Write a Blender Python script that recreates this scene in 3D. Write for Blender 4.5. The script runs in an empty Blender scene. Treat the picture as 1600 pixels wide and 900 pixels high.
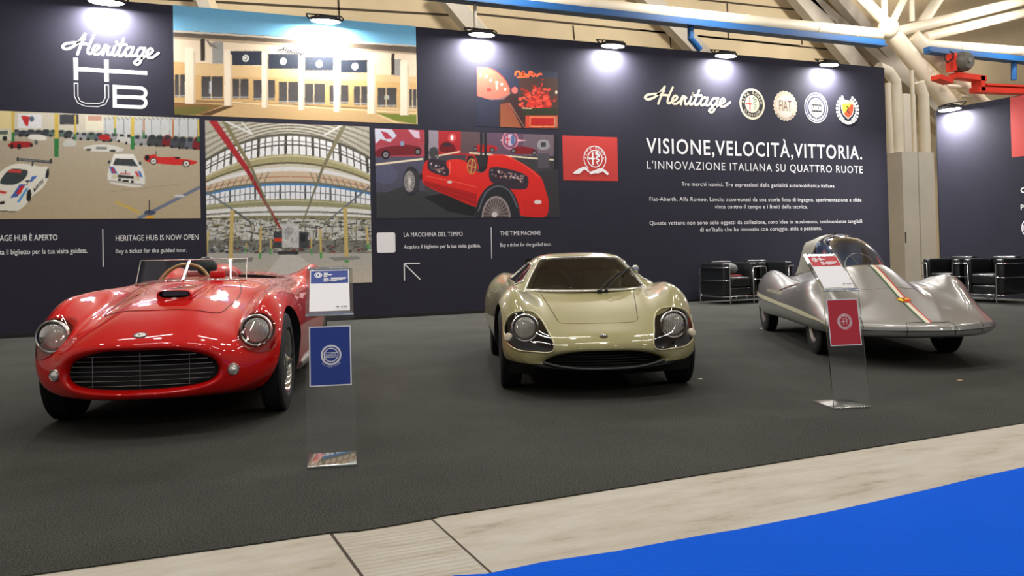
import bpy, bmesh, math, random
import numpy as np
from mathutils import Vector, Matrix
from mathutils.bvhtree import BVHTree
random.seed(7); np.random.seed(7)
SC = bpy.context.scene
COL = SC.collection
PI = math.pi

# ------------------------------------------------------------------ camera
FPX, PITCH, ROLL, YAW, CY = 1345.7, -0.0196, -0.0219, -0.4139, 364.0
CAMH = 1.04
WALLY = 13.350
_c, _s = math.cos(YAW), math.sin(YAW)
_F = np.array([-_s, _c, 0.0]); _R = np.array([_c, _s, 0.0]); _U = np.array([0, 0, 1.0])
_cp, _sp = math.cos(PITCH), math.sin(PITCH)
_F, _U = _F * _cp - _U * _sp, _U * _cp + _F * _sp
_cr, _sr = math.cos(ROLL), math.sin(ROLL)
_R, _U = _R * _cr + _U * _sr, _U * _cr - _R * _sr
CAMP = np.array([0, 0, CAMH])
cam = bpy.data.cameras.new('camera'); cam_o = bpy.data.objects.new('camera', cam); COL.objects.link(cam_o)
cam.sensor_fit = 'HORIZONTAL'; cam.sensor_width = 36.0
cam.lens = 36.0 * FPX / 1600.0
cam.shift_y = (CY - 450.0) / 1600.0
cam.clip_start = 0.05; cam.clip_end = 200
M = Matrix(((_R[0], _U[0], -_F[0], 0), (_R[1], _U[1], -_F[1], 0), (_R[2], _U[2], -_F[2], CAMH), (0, 0, 0, 1)))
cam_o.matrix_world = M
SC.camera = cam_o

def ray(x, y): return _R * (x - 800) / FPX + _U * (CY - y) / FPX + _F
def on_floor(x, y, z=0.0):
    r = ray(x, y); return CAMP + r * (z - CAMH) / r[2]
def on_y(x, y, Y=WALLY):
    r = ray(x, y); return CAMP + r * Y / r[1]
def on_x(x, y, X):
    r = ray(x, y); return CAMP + r * X / r[0]
def WXZ(x, y):
    p = on_y(x, y); return (float(p[0]), float(p[2]))

# ------------------------------------------------------------------ world, exposure
SC.view_settings.view_transform = 'Standard'
SC.view_settings.look = 'None'
SC.view_settings.exposure = 0.8
SC.view_settings.gamma = 1.0
SC.view_settings.use_curve_mapping = False
w = bpy.data.worlds.new('hall_air'); SC.world = w; w.use_nodes = True
w.node_tree.nodes['Background'].inputs[0].default_value = (1.0, 0.93, 0.84, 1)
w.node_tree.nodes['Background'].inputs[1].default_value = 0.16

def lin(c):
    if isinstance(c, str):
        c = c.lstrip('#'); c = [int(c[i:i + 2], 16) / 255 for i in (0, 2, 4)]
    elif max(c) > 1.0: c = [v / 255 for v in c]
    return tuple((v / 12.92 if v <= 0.04045 else ((v + 0.055) / 1.055) ** 2.4) for v in c)

# ------------------------------------------------------------------ materials
_MATS = {}
def mat(name, col=(.5, .5, .5), rough=.5, metal=0.0, coat=0.0, spec=.5, bump=0.0, bscale=60.0, var=0.0, vscale=4.0, emit=None, flake=0.0):
    if name in _MATS: return _MATS[name]
    m = bpy.data.materials.new(name); m.use_nodes = True
    nt = m.node_tree; b = nt.nodes['Principled BSDF']
    c = lin(col)
    b.inputs['Base Color'].default_value = (*c, 1)
    b.inputs['Roughness'].default_value = rough
    b.inputs['Metallic'].default_value = metal
    b.inputs['Coat Weight'].default_value = coat
    b.inputs['Coat Roughness'].default_value = 0.03
    b.inputs['Specular IOR Level'].default_value = spec
    tc = nt.nodes.new('ShaderNodeTexCoord')
    if var:
        n = nt.nodes.new('ShaderNodeTexNoise'); n.inputs['Scale'].default_value = vscale; n.inputs['Detail'].default_value = 6
        nt.links.new(tc.outputs['Object'], n.inputs['Vector'])
        r = nt.nodes.new('ShaderNodeMapRange'); r.inputs[1].default_value = .3; r.inputs[2].default_value = .7
        r.inputs[3].default_value = 1 - var; r.inputs[4].default_value = 1 + var
        nt.links.new(n.outputs['Fac'], r.inputs[0])
        mx = nt.nodes.new('ShaderNodeMix'); mx.data_type = 'RGBA'; mx.blend_type = 'MULTIPLY'; mx.inputs[0].default_value = 1
        mx.inputs[6].default_value = (*c, 1)
        nt.links.new(r.outputs[0], mx.inputs[7]); nt.links.new(mx.outputs[2], b.inputs['Base Color'])
    if bump:
        n2 = nt.nodes.new('ShaderNodeTexNoise'); n2.inputs['Scale'].default_value = bscale; n2.inputs['Detail'].default_value = 3
        nt.links.new(tc.outputs['Object'], n2.inputs['Vector'])
        bp = nt.nodes.new('ShaderNodeBump'); bp.inputs['Strength'].default_value = bump; bp.inputs['Distance'].default_value = 0.01
        nt.links.new(n2.outputs['Fac'], bp.inputs['Height']); nt.links.new(bp.outputs[0], b.inputs['Normal'])
    if emit:
        b.inputs['Emission Color'].default_value = (*lin(emit[0]), 1); b.inputs['Emission Strength'].default_value = emit[1]
    _MATS[name] = m
    return m

def glass(name, tint=(1, 1, 1), refl=1.0, rough=0.0, base=0.0, ior=1.5):
    """thin sheet of clear or tinted glass: fresnel mix of clear and mirror, with an optional milky share"""
    if name in _MATS: return _MATS[name]
    m = bpy.data.materials.new(name); m.use_nodes = True
    nt = m.node_tree; nt.nodes.clear()
    out = nt.nodes.new('ShaderNodeOutputMaterial')
    tr = nt.nodes.new('ShaderNodeBsdfTransparent'); tr.inputs[0].default_value = (*tint, 1)
    gl = nt.nodes.new('ShaderNodeBsdfGlossy'); gl.inputs['Roughness'].default_value = rough; gl.inputs[0].default_value = (1, 1, 1, 1)
    fr = nt.nodes.new('ShaderNodeFresnel'); fr.inputs[0].default_value = ior
    ml = nt.nodes.new('ShaderNodeMath'); ml.operation = 'MULTIPLY_ADD'; ml.inputs[1].default_value = refl; ml.inputs[2].default_value = base; ml.use_clamp = True
    nt.links.new(fr.outputs[0], ml.inputs[0])
    mx = nt.nodes.new('ShaderNodeMixShader')
    nt.links.new(ml.outputs[0], mx.inputs[0]); nt.links.new(tr.outputs[0], mx.inputs[1]); nt.links.new(gl.outputs[0], mx.inputs[2])
    nt.links.new(mx.outputs[0], out.inputs[0])
    _MATS[name] = m
    return m

def attr_mat(name, rough=.55):
    if name in _MATS: return _MATS[name]
    m = bpy.data.materials.new(name); m.use_nodes = True
    nt = m.node_tree; b = nt.nodes['Principled BSDF']; b.inputs['Roughness'].default_value = rough; b.inputs['Specular IOR Level'].default_value = .25
    a = nt.nodes.new('ShaderNodeVertexColor'); a.layer_name = 'ink'
    nt.links.new(a.outputs['Color'], b.inputs['Base Color'])
    _MATS[name] = m
    return m

# ------------------------------------------------------------------ object helpers
def tag(o, label=None, cat=None, group=None, kind=None):
    if label: o['label'] = label
    if cat: o['category'] = cat
    if group: o['group'] = group
    if kind: o['kind'] = kind
    return o

def thing(name, label, cat, loc=(0, 0, 0), rz=0.0, group=None):
    o = bpy.data.objects.new(name, None); COL.objects.link(o)
    o.location = loc; o.rotation_euler = (0, 0, rz); o.empty_display_size = .2
    return tag(o, label, cat, group)

def mesh_obj(name, verts, faces, mats, parent=None, smooth=0.0, mi=None):
    me = bpy.data.meshes.new(name)
    me.from_pydata([tuple(map(float, v)) for v in verts], [], [tuple(int(i) for i in f) for f in faces])
    if not isinstance(mats, (list, tuple)): mats = [mats]
    for m in mats: me.materials.append(m)
    if mi is not None: me.polygons.foreach_set('material_index', np.array(mi, dtype=np.int32))
    me.update()
    return link_mesh(name, me, parent, smooth)

def link_mesh(name, me, parent=None, smooth=0.0):
    if smooth:
        me.polygons.foreach_set('use_smooth', np.ones(len(me.polygons), dtype=bool))
        me.set_sharp_from_angle(angle=math.radians(smooth))
    o = bpy.data.objects.new(name, me); COL.objects.link(o)
    if parent: o.parent = parent
    return o

def struct(name, *a, **k):
    o = mesh_obj(name, *a, **k); o['kind'] = 'structure'; return o

class MB:
    """collects shapes into one mesh"""
    def __init__(s): s.v = []; s.f = []; s.m = []; s.mats = []
    def mid(s, m):
        if m not in s.mats: s.mats.append(m)
        return s.mats.index(m)
    def add(s, v, f, m):
        o = len(s.v); k = s.mid(m)
        s.v += [tuple(map(float, p)) for p in v]; s.f += [tuple(int(i) + o for i in q) for q in f]; s.m += [k] * len(f); return s
    def box(s, lo, hi, m, bev=0.0, seg=2, mtx=None):
        bm = bmesh.new(); bmesh.ops.create_cube(bm, size=1)
        for v in bm.verts: v.co = Vector([(lo[i] + hi[i]) / 2 + v.co[i] * (hi[i] - lo[i]) for i in range(3)])
        if bev: bmesh.ops.bevel(bm, geom=bm.edges[:], offset=bev, segments=seg, profile=.5, affect='EDGES')
        return s.bm(bm, m, mtx)
    def bm(s, bm, m, mtx=None):
        bm.verts.index_update()
        v = [(mtx @ q.co if mtx else q.co)[:] for q in bm.verts]; f = [[q.index for q in p.verts] for p in bm.faces]
        bm.free(); return s.add(v, f, m)
    def tube(s, pts, r, m, seg=10, closed=False, caps=True):
        pts = [Vector(p) for p in pts]; n = len(pts)
        rs = r if isinstance(r, (list, tuple)) else [r] * n
        up = None; v = []; f = []
        for i, p in enumerate(pts):
            a = pts[(i - 1) % n] if (closed or i > 0) else p; b = pts[(i + 1) % n] if (closed or i < n - 1) else p
            t = (b - a).normalized()
            if up is None:
                up = t.orthogonal().normalized()
            up = (up - t * up.dot(t))
            up = up.normalized() if up.length > 1e-6 else t.orthogonal().normalized()
            bi = t.cross(up)
            for k in range(seg):
                an = 2 * PI * k / seg; v.append(p + (up * math.cos(an) + bi * math.sin(an)) * rs[i])
        for i in range(n if closed else n - 1):
            j = (i + 1) % n
            for k in range(seg): f.append((i * seg + k, i * seg + (k + 1) % seg, j * seg + (k + 1) % seg, j * seg + k))
        if caps and not closed:
            f.append(tuple(range(seg - 1, -1, -1))); f.append(tuple((n - 1) * seg + k for k in range(seg)))
        return s.add(v, f, m)
    def lathe(s, prof, m, seg=32, axis='x', at=(0, 0, 0), mtx=None, a0=0, a1=2 * PI):
        """prof = [(r, t)], revolved about the axis through at"""
        full = abs(a1 - a0 - 2 * PI) < 1e-6; na = seg if full else seg + 1
        v = []; f = []
        for i in range(na):
            an = a0 + (a1 - a0) * i / seg; ca, sa = math.cos(an), math.sin(an)
            for r, t in prof:
                p = {'x': (t, r * ca, r * sa), 'y': (r * ca, t, r * sa), 'z': (r * ca, r * sa, t)}[axis]
                p = Vector(p) + Vector(at)
                v.append(mtx @ p if mtx else p)
        k = len(prof)
        for i in range(seg):
            j = (i + 1) % na
            for q in range(k - 1): f.append((i * k + q, j * k + q, j * k + q + 1, i * k + q + 1))
        return s.add(v, f, m)
    def build(s, name, parent=None, smooth=0.0): return mesh_obj(name, s.v, s.f, s.mats, parent, smooth, s.m)

# ------------------------------------------------------------------ splines and lofts
def cr(P, sub, closed=False, mirror0=None):
    """centripetal Catmull-Rom through P (n,3); sub points per span"""
    P = np.asarray(P, float); n = len(P)
    if closed: Q = np.vstack([P[-1], P, P[0], P[1]]); spans = n
    else: Q = np.vstack([2 * P[0] - P[1], P, 2 * P[-1] - P[-2]]); spans = n - 1
    out = []
    for i in range(spans):
        p0, p1, p2, p3 = Q[i], Q[i + 1], Q[i + 2], Q[i + 3]
        t0 = 0; t1 = t0 + max(np.linalg.norm(p1 - p0), 1e-5) ** .5; t2 = t1 + max(np.linalg.norm(p2 - p1), 1e-5) ** .5; t3 = t2 + max(np.linalg.norm(p3 - p2), 1e-5) ** .5
        for k in range(sub):
            t = t1 + (t2 - t1) * k / sub
            A1 = (t1 - t) / (t1 - t0) * p0 + (t - t0) / (t1 - t0) * p1
            A2 = (t2 - t) / (t2 - t1) * p1 + (t - t1) / (t2 - t1) * p2
            A3 = (t3 - t) / (t3 - t2) * p2 + (t - t2) / (t3 - t2) * p3
            B1 = (t2 - t) / (t2 - t0) * A1 + (t - t0) / (t2 - t0) * A2
            B2 = (t3 - t) / (t3 - t1) * A2 + (t - t1) / (t3 - t1) * A3
            out.append((t2 - t) / (t2 - t1) * B1 + (t - t1) / (t2 - t1) * B2)
    if not closed: out.append(P[-1])
    return np.array(out)

def loft_grid(net, nu, nv):
    """net rows of half sections (x, f, z) from top centre to bottom centre -> full smooth rings"""
    net = np.asarray(net, float); R, K, _ = net.shape
    fine = np.stack([cr(net[:, k], nu) for k in range(K)], axis=1)
    fine[:, 0, 0] = 0; fine[:, K - 1, 0] = 0
    rings = []
    for row in fine:
        left = row[1:K - 1][::-1].copy(); left[:, 0] *= -1
        rings.append(cr(np.vstack([row, left]), nv, closed=True))
    return np.array(rings)          # (rows, ring, 3)

def loft_mesh(rings, cap0=True, cap1=True):
    n, r, _ = rings.shape
    v = rings.reshape(-1, 3).copy(); v[:, 1] *= -1      # f (forward) -> local -y
    f = []
    for i in range(n - 1):
        for k in range(r):
            k2 = (k + 1) % r
            f.append((i * r + k, i * r + k2, (i + 1) * r + k2, (i + 1) * r + k))
    if cap0: f.append(tuple(range(r - 1, -1, -1)))
    if cap1: f.append(tuple((n - 1) * r + k for k in range(r)))
    return v, f

def fix_normals(me):
    bm = bmesh.new(); bm.from_mesh(me); bmesh.ops.recalc_face_normals(bm, faces=bm.faces[:]); bm.to_mesh(me); bm.free(); me.update()

def tmp_mesh(v, f, mats, mi=None):
    me = bpy.data.meshes.new('tmp'); me.from_pydata([tuple(map(float, p)) for p in v], [], [tuple(int(i) for i in q) for q in f])
    for m in mats: me.materials.append(m)
    if mi is not None: me.polygons.foreach_set('material_index', np.array(mi, dtype=np.int32))
    me.update(); fix_normals(me); return me

def boolean(me, cutters, op='DIFFERENCE'):
    o = bpy.data.objects.new('tmp_body', me); COL.objects.link(o); cs = []
    for c in cutters:
        co = bpy.data.objects.new('tmp_cut', c); COL.objects.link(co); cs.append(co)
        md = o.modifiers.new('b', 'BOOLEAN'); md.operation = op; md.solver = 'EXACT'; md.object = co; md.material_mode = 'TRANSFER'
    bpy.context.view_layer.update()
    dg = bpy.context.evaluated_depsgraph_get()
    res = bpy.data.meshes.new_from_object(o.evaluated_get(dg))
    for q in cs + [o]: bpy.data.objects.remove(q)
    return res

def cyl_mesh(axis, c, r, t0, t1, m, seg=48):
    b = MB(); b.lathe([(0.0001, t0), (r, t0), (r, t1), (0.0001, t1)], m, seg, axis, c)
    me = tmp_mesh(b.v, b.f, [m]); bm = bmesh.new(); bm.from_mesh(me); bmesh.ops.remove_doubles(bm, verts=bm.verts[:], dist=.0005)
    bmesh.ops.recalc_face_normals(bm, faces=bm.faces[:]); bm.to_mesh(me); bm.free(); return me

def prism_mesh(poly, axis, t0, t1, m):
    """closed polygon (a, b) extruded along the axis: y -> (a, t, b), z -> (a, b, t), x -> (t, a, b)"""
    n = len(poly)
    def P(a, b, t): return {'y': (a, t, b), 'z': (a, b, t), 'x': (t, a, b)}[axis]
    v = [P(a, b, t0) for a, b in poly] + [P(a, b, t1) for a, b in poly]
    f = [tuple(range(n)), tuple(range(2 * n - 1, n - 1, -1))] + [(i, (i + 1) % n, n + (i + 1) % n, n + i) for i in range(n)]
    return tmp_mesh(v, f, [m])

def keep_faces(me, mat_keep, offset):
    """only the faces carrying a material, pushed out along their normals"""
    idx = [i for i, m in enumerate(me.materials) if m == mat_keep]
    bm = bmesh.new(); bm.from_mesh(me); bm.normal_update()
    bmesh.ops.delete(bm, geom=[f for f in bm.faces if f.material_index not in idx], context='FACES')
    bm.normal_update()
    nn = [(v, v.normal.copy()) for v in bm.verts]
    for v, n in nn: v.co += n * offset
    bm.to_mesh(me); bm.free(); me.update(); return me

def round_poly(pts, sub=6): return [tuple(p[:2]) for p in cr([(a, b, 0) for a, b in pts], sub, closed=True)]

# ------------------------------------------------------------------ text and flat graphics
def text_shape(s, bold=0.0, space=1.0):
    cu = bpy.data.curves.new('t', 'FONT'); cu.body = s; cu.size = 1.0; cu.resolution_u = 3; cu.offset = bold; cu.space_character = space
    o = bpy.data.objects.new('t', cu); COL.objects.link(o); bpy.context.view_layer.update()
    me = bpy.data.meshes.new_from_object(o.evaluated_get(bpy.context.evaluated_depsgraph_get()))
    v = np.array([p.co[:2] for p in me.vertices]) if len(me.vertices) else np.zeros((0, 2))
    f = [tuple(p.vertices) for p in me.polygons]
    bpy.data.objects.remove(o); bpy.data.curves.remove(cu); bpy.data.meshes.remove(me)
    return v, f
CAP = None
def cap_height():
    global CAP
    if CAP is None:
        v, _ = text_shape('H'); CAP = v[:, 1].max()
    return CAP

class Flat:
    """flat printed graphics: layers a fraction of a millimetre apart in a plane; put(a, b, h) -> 3D"""
    def __init__(s, put, step=.0002): s.put = put; s.b = MB(); s.h = 0.0; s.step = step
    def _go(s, v2, f, m):
        s.h += s.step; s.b.add([s.put(a, b, s.h) for a, b in v2], f, m); return s
    def poly(s, pts, m): return s._go(pts, [tuple(range(len(pts)))], m)
    def rect(s, a0, b0, a1, b1, m): return s.poly([(a0, b0), (a1, b0), (a1, b1), (a0, b1)], m)
    def ell(s, c, ra, rb, m, n=40): return s.poly([(c[0] + ra * math.cos(2 * PI * i / n), c[1] + rb * math.sin(2 * PI * i / n)) for i in range(n)], m)
    def ring(s, c, ra, rb, t, m, n=48, a0=0, a1=2 * PI):
        v = []; f = []
        for i in range(n + 1):
            an = a0 + (a1 - a0) * i / n
            v += [(c[0] + ra * math.cos(an), c[1] + rb * math.sin(an)), (c[0] + (ra - t) * math.cos(an), c[1] + (rb - t) * math.sin(an))]
        for i in range(n): f.append((2 * i, 2 * i + 2, 2 * i + 3, 2 * i + 1))
        return s._go(v, f, m)
    def stroke(s, pts, w_, m, smooth=6, w1=None):
        p = cr([(a, b, 0) for a, b in pts], smooth)[:, :2] if smooth else np.array(pts, float)
        n = len(p); v = []; f = []
        for i in range(n):
            t = p[min(i + 1, n - 1)] - p[max(i - 1, 0)]; t = t / max(np.linalg.norm(t), 1e-9); nn = np.array([-t[1], t[0]])
            ww = w_ if w1 is None else w_ + (w1 - w_) * i / (n - 1)
            v += [tuple(p[i] + nn * ww / 2), tuple(p[i] - nn * ww / 2)]
        for i in range(n - 1): f.append((2 * i, 2 * i + 1, 2 * i + 3, 2 * i + 2))
        s._go(v, f, m)
        if smooth:
            s.ell(p[0], w_ / 2, w_ / 2, m, 12); s.h -= s.step; s.ell(p[-1], (w1 or w_) / 2, (w1 or w_) / 2, m, 12)
        return s
    def text(s, t, a, b, m, width=None, cap=None, align='l', bold=0.0, space=1.0):
        v, f = text_shape(t, bold, space)
        if not len(v): return s
        x0, x1 = v[:, 0].min(), v[:, 0].max()
        ky = cap / cap_height() if cap else None
        kx = width / (x1 - x0) if width else ky
        if ky is None: ky = kx
        off = {'l': 0, 'c': (x1 - x0) / 2, 'r': (x1 - x0)}[align]
        return s._go([(a + (p[0] - x0 - off) * kx, b + p[1] * ky) for p in v], f, m)
    def arc(s, t, c, r, cap, m, start, end, inward=False, kx=1.0, bold=.01):
        """letters round a circle from angle start to end"""
        n = len(t); k = cap / cap_height()
        for i, ch in enumerate(t):
            if ch == ' ': continue
            v, f = text_shape(ch, bold)
            if not len(v): continue
            an = start + (end - start) * (i / max(n - 1, 1)); mid = (v[:, 0].min() + v[:, 0].max()) / 2
            rot = an - PI / 2 if not inward else an + PI / 2
            ca, sa = math.cos(rot), math.sin(rot); out = []
            for p in v:
                x = (p[0] - mid) * k; y = (p[1]) * k - (0 if not inward else 0)
                out.append((c[0] + kx * (r * math.cos(an) + x * ca - y * sa), c[1] + r * math.sin(an) + x * sa + y * ca))
            s._go(out, f, m); s.h -= s.step
        s.h += s.step
        return s
    def build(s, name, parent=None): return s.b.build(name, parent)

# ------------------------------------------------------------------ hall lamps (high bays in rows over the stand and the aisle), plus added fill lights
def area_light(name, loc, size, power, col=(1, .95, .88), direction=(0, 0, -1), sy=None, shape='DISK'):
    l = bpy.data.lights.new(name, 'AREA'); l.shape = shape if sy is None else 'RECTANGLE'; l.size = size
    if sy: l.size_y = sy
    l.energy = power; l.color = col
    o = bpy.data.objects.new(name, l); COL.objects.link(o); o.location = loc
    o.rotation_euler = Vector(direction).to_track_quat('-Z', 'Y').to_euler()
    return o
for ix in range(6):
    for iy in range(4):
        area_light('hall_and_fill_light', (-5 + ix * 4.2, (-6.5, -1, 3.6, 8)[iy], (6.5, 8.6, 8.6, 8.6)[iy]), .5, (31, 8, 23, 40)[iy], direction=(0, (.8, 0, 0, 0)[iy], -1))
for x, y in ((15.5, 10.6), (20.0, 11.5)):
    area_light('hall_and_fill_light', (x, y, 7.5), .6, 62, (1, .95, .87), (.15, .8, -.7))  # added fill lights aimed at the column casing, not lamps of the hall
for ix in range(6):
    area_light('hall_and_fill_light', (-3 + ix * 5.0, 15.2, 7.2), .6, 66, (1, .92, .80), (0, .9, -.35))  # unseen fill row, added to brighten the hall wall and pipes
for k, (x, y) in enumerate([(-1.5, 4.2), (2.6, 4.4), (6.8, 4.0), (-1.0, 8.4), (3.6, 8.6), (8.2, 8.0)]):
    area_light('hall_tube_light', (x, y, 7.2), 2.6, 26, (1, .98, .94), sy=.16)

# ------------------------------------------------------------------ materials of the setting
M_navy = mat('navy_fabric', (47, 46, 58), .85, spec=.2, bump=.12, bscale=180, var=.04, vscale=3)
M_black = mat('matte_black', (14, 14, 15), .6)
M_white = mat('white_print', (240, 238, 240), .6, spec=.2)
M_beige = mat('beige_concrete', (205, 188, 156), .8, var=.10, vscale=.7, bump=.1, bscale=20)
M_beige2 = mat('pale_beige_concrete', (214, 200, 172), .8, var=.08, vscale=.9)
M_greyrib = mat('grey_painted_steel', (176, 170, 160), .6, var=.06, vscale=2)
M_pipe = mat('cream_painted_pipe', (228, 218, 198), .45, var=.04, vscale=3)
M_blue_tray = mat('blue_cable_tray', (22, 88, 152), .5)
M_redgantry = mat('red_gantry_paint', (216, 52, 34), .5)
M_clad = mat('white_column_cladding', (206, 200, 188), .6, var=.06, vscale=1.2)
M_seam = mat('dark_seam', (70, 60, 48), .9)
M_galv = mat('galvanised_steel', (150, 148, 142), .45, metal=.6)

def carpet_mat(name, c1, c2, sc, bump=.6, big=.25):
    m = bpy.data.materials.new(name); m.use_nodes = True; nt = m.node_tree; b = nt.nodes['Principled BSDF']
    b.inputs['Roughness'].default_value = .95; b.inputs['Specular IOR Level'].default_value = .1
    tc = nt.nodes.new('ShaderNodeTexCoord')
    n = nt.nodes.new('ShaderNodeTexNoise'); n.inputs['Scale'].default_value = sc; n.inputs['Detail'].default_value = 4; n.inputs['Roughness'].default_value = .8
    n2 = nt.nodes.new('ShaderNodeTexNoise'); n2.inputs['Scale'].default_value = 1.3; n2.inputs['Detail'].default_value = 5
    for q in (n, n2): nt.links.new(tc.outputs['Object'], q.inputs['Vector'])
    r = nt.nodes.new('ShaderNodeValToRGB'); r.color_ramp.elements[0].position = .36; r.color_ramp.elements[1].position = .68
    r.color_ramp.elements[0].color = (*lin(c1), 1); r.color_ramp.elements[1].color = (*lin(c2), 1)
    nt.links.new(n.outputs['Fac'], r.inputs[0])
    mr = nt.nodes.new('ShaderNodeMapRange'); mr.inputs[1].default_value = .3; mr.inputs[2].default_value = .7; mr.inputs[3].default_value = 1 - big; mr.inputs[4].default_value = 1 + big
    nt.links.new(n2.outputs['Fac'], mr.inputs[0])
    mx = nt.nodes.new('ShaderNodeMix'); mx.data_type = 'RGBA'; mx.blend_type = 'MULTIPLY'; mx.inputs[0].default_value = 1
    nt.links.new(r.outputs[0], mx.inputs[6]); nt.links.new(mr.outputs[0], mx.inputs[7]); nt.links.new(mx.outputs[2], b.inputs['Base Color'])
    bp = nt.nodes.new('ShaderNodeBump'); bp.inputs['Strength'].default_value = bump; bp.inputs['Distance'].default_value = .004
    nt.links.new(n.outputs['Fac'], bp.inputs['Height']); nt.links.new(bp.outputs[0], b.inputs['Normal'])
    _MATS[name] = m; return m
M_carpet = carpet_mat('grey_needle_carpet', (19, 20, 19), (98, 98, 92), 150, .8, .14)
M_bluecarpet = carpet_mat('blue_aisle_carpet', (0, 84, 212), (0, 98, 234), 160, .25, .03)

def concrete(name, ribbed=False):
    m = bpy.data.materials.new(name); m.use_nodes = True; nt = m.node_tree; b = nt.nodes['Principled BSDF']
    b.inputs['Roughness'].default_value = .75; b.inputs['Specular IOR Level'].default_value = .25
    tc = nt.nodes.new('ShaderNodeTexCoord')
    n = nt.nodes.new('ShaderNodeTexNoise'); n.inputs['Scale'].default_value = 3.2; n.inputs['Detail'].default_value = 8; n.inputs['Roughness'].default_value = .65
    mp = nt.nodes.new('ShaderNodeMapping'); mp.inputs['Scale'].default_value = (.7, 2.2, 1)
    nt.links.new(tc.outputs['Object'], mp.inputs[0]); nt.links.new(mp.outputs[0], n.inputs['Vector'])
    r = nt.nodes.new('ShaderNodeValToRGB'); e = r.color_ramp.elements
    e[0].position = .28; e[0].color = (*lin((150, 138, 118)), 1); e[1].position = .62; e[1].color = (*lin((196, 190, 178)), 1)
    e2 = e.new(.42); e2.color = (*lin((184, 176, 160)), 1)
    nt.links.new(n.outputs['Fac'], r.inputs[0]); nt.links.new(r.outputs[0], b.inputs['Base Color'])
    bp = nt.nodes.new('ShaderNodeBump'); bp.inputs['Strength'].default_value = .35; bp.inputs['Distance'].default_value = .008
    if ribbed:
        wv = nt.nodes.new('ShaderNodeTexWave'); wv.bands_direction = 'Y'; wv.inputs['Scale'].default_value = 9; wv.inputs['Distortion'].default_value = 2.2; wv.inputs['Detail'].default_value = 2; wv.inputs['Detail Scale'].default_value = 4
        nt.links.new(tc.outputs['Object'], wv.inputs['Vector']); nt.links.new(wv.outputs['Fac'], bp.inputs['Height']); bp.inputs['Strength'].default_value = .5
    else:
        n3 = nt.nodes.new('ShaderNodeTexNoise'); n3.inputs['Scale'].default_value = 22; n3.inputs['Detail'].default_value = 5
        nt.links.new(tc.outputs['Object'], n3.inputs['Vector']); nt.links.new(n3.outputs['Fac'], bp.inputs['Height'])
    nt.links.new(bp.outputs[0], b.inputs['Normal'])
    _MATS[name] = m; return m
M_conc = concrete('worn_concrete'); M_conc_rib = concrete('ribbed_concrete', True)

# ------------------------------------------------------------------ floor
FZ = -0.006
b = MB()
j1a, j1b = on_floor(515.6, 831.4, FZ), on_floor(564, 898, FZ)
j2a, j2b = on_floor(673, 809.4, FZ), on_floor(760, 888, FZ)
def ext(a, c, y):
    t = (y - a[1]) / (c[1] - a[1]); return a + (c - a) * t
ys = (3.9, 2.2); g = .006
L1 = [ext(j1a, j1b, y) for y in ys]; L2 = [ext(j2a, j2b, y) for y in ys]
def quad(p, q, m): b.add([p[0], p[1], q[1], q[0]], [(0, 1, 2, 3)], m)
def sh(L, d): return [(p[0] + d, p[1], FZ) for p in L]
far = [(-12, ys[0], FZ), (-12, ys[1], FZ)]; far2 = [(26, ys[0], FZ), (26, ys[1], FZ)]
quad(far, sh(L1, -g), M_conc); quad(sh(L1, -g), sh(L1, g), M_seam); quad(sh(L1, g), sh(L2, -g), M_conc_rib); quad(sh(L2, -g), sh(L2, g * .6), M_seam); quad(sh(L2, g * .6), far2, M_conc)
b.add([(-12, ys[0], FZ), (26, ys[0], FZ), (26, 24, FZ), (-12, 24, FZ)], [(0, 1, 2, 3)], M_conc)
b.add([(-12, ys[1], FZ), (26, ys[1], FZ), (26, -12, FZ), (-12, -12, FZ)], [(3, 2, 1, 0)], M_conc)
fl = b.build('floor'); fl['kind'] = 'structure'

def sheet(name, edge, far_pts, z, m, thick=.006):
    pts = [(p[0], p[1]) for p in edge] + far_pts; n = len(pts)
    v = [(x, y, z) for x, y in pts] + [(x, y, z - thick) for x, y in pts]
    f = [tuple(range(n)), tuple(range(2 * n - 1, n - 1, -1))] + [(i, (i + 1) % n, n + (i + 1) % n, n + i) for i in range(n)]
    o = mesh_obj(name, v, f, m); fix_normals(o.data); return o
edge = [on_floor(*p) for p in [(40, 898.5), (250, 869), (420, 845.5), (515, 831.5), (560, 828.5), (620, 819), (673, 809.4), (690, 805), (800, 788.5), (1000, 756), (1200, 724), (1400, 692), (1600, 660)]]
edge = [np.array((-8, edge[0][1], 0))] + edge + [np.array((13.9, edge[-1][1] + .02, 0))]
tag(sheet('carpet', edge, [(13.9, WALLY), (-8, WALLY)], 0.0, M_carpet), 'dark grey needle felt carpet covering the stand under the cars', 'carpet')
bedge = [on_floor(*p, -.002) for p in [(712, 899), (760, 897), (850, 878), (960, 862), (1100, 836), (1150, 828), (1300, 799), (1450, 765), (1520, 748), (1600, 730)]]
bedge = [np.array((-8, bedge[0][1] - .03, 0))] + bedge + [np.array((20, bedge[-1][1] + .1, 0))]
tag(sheet('carpet', bedge, [(20, -10), (-8, -10)], -.001, M_bluecarpet, .005), 'bright blue aisle carpet beside the bare concrete strip', 'carpet')

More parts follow.
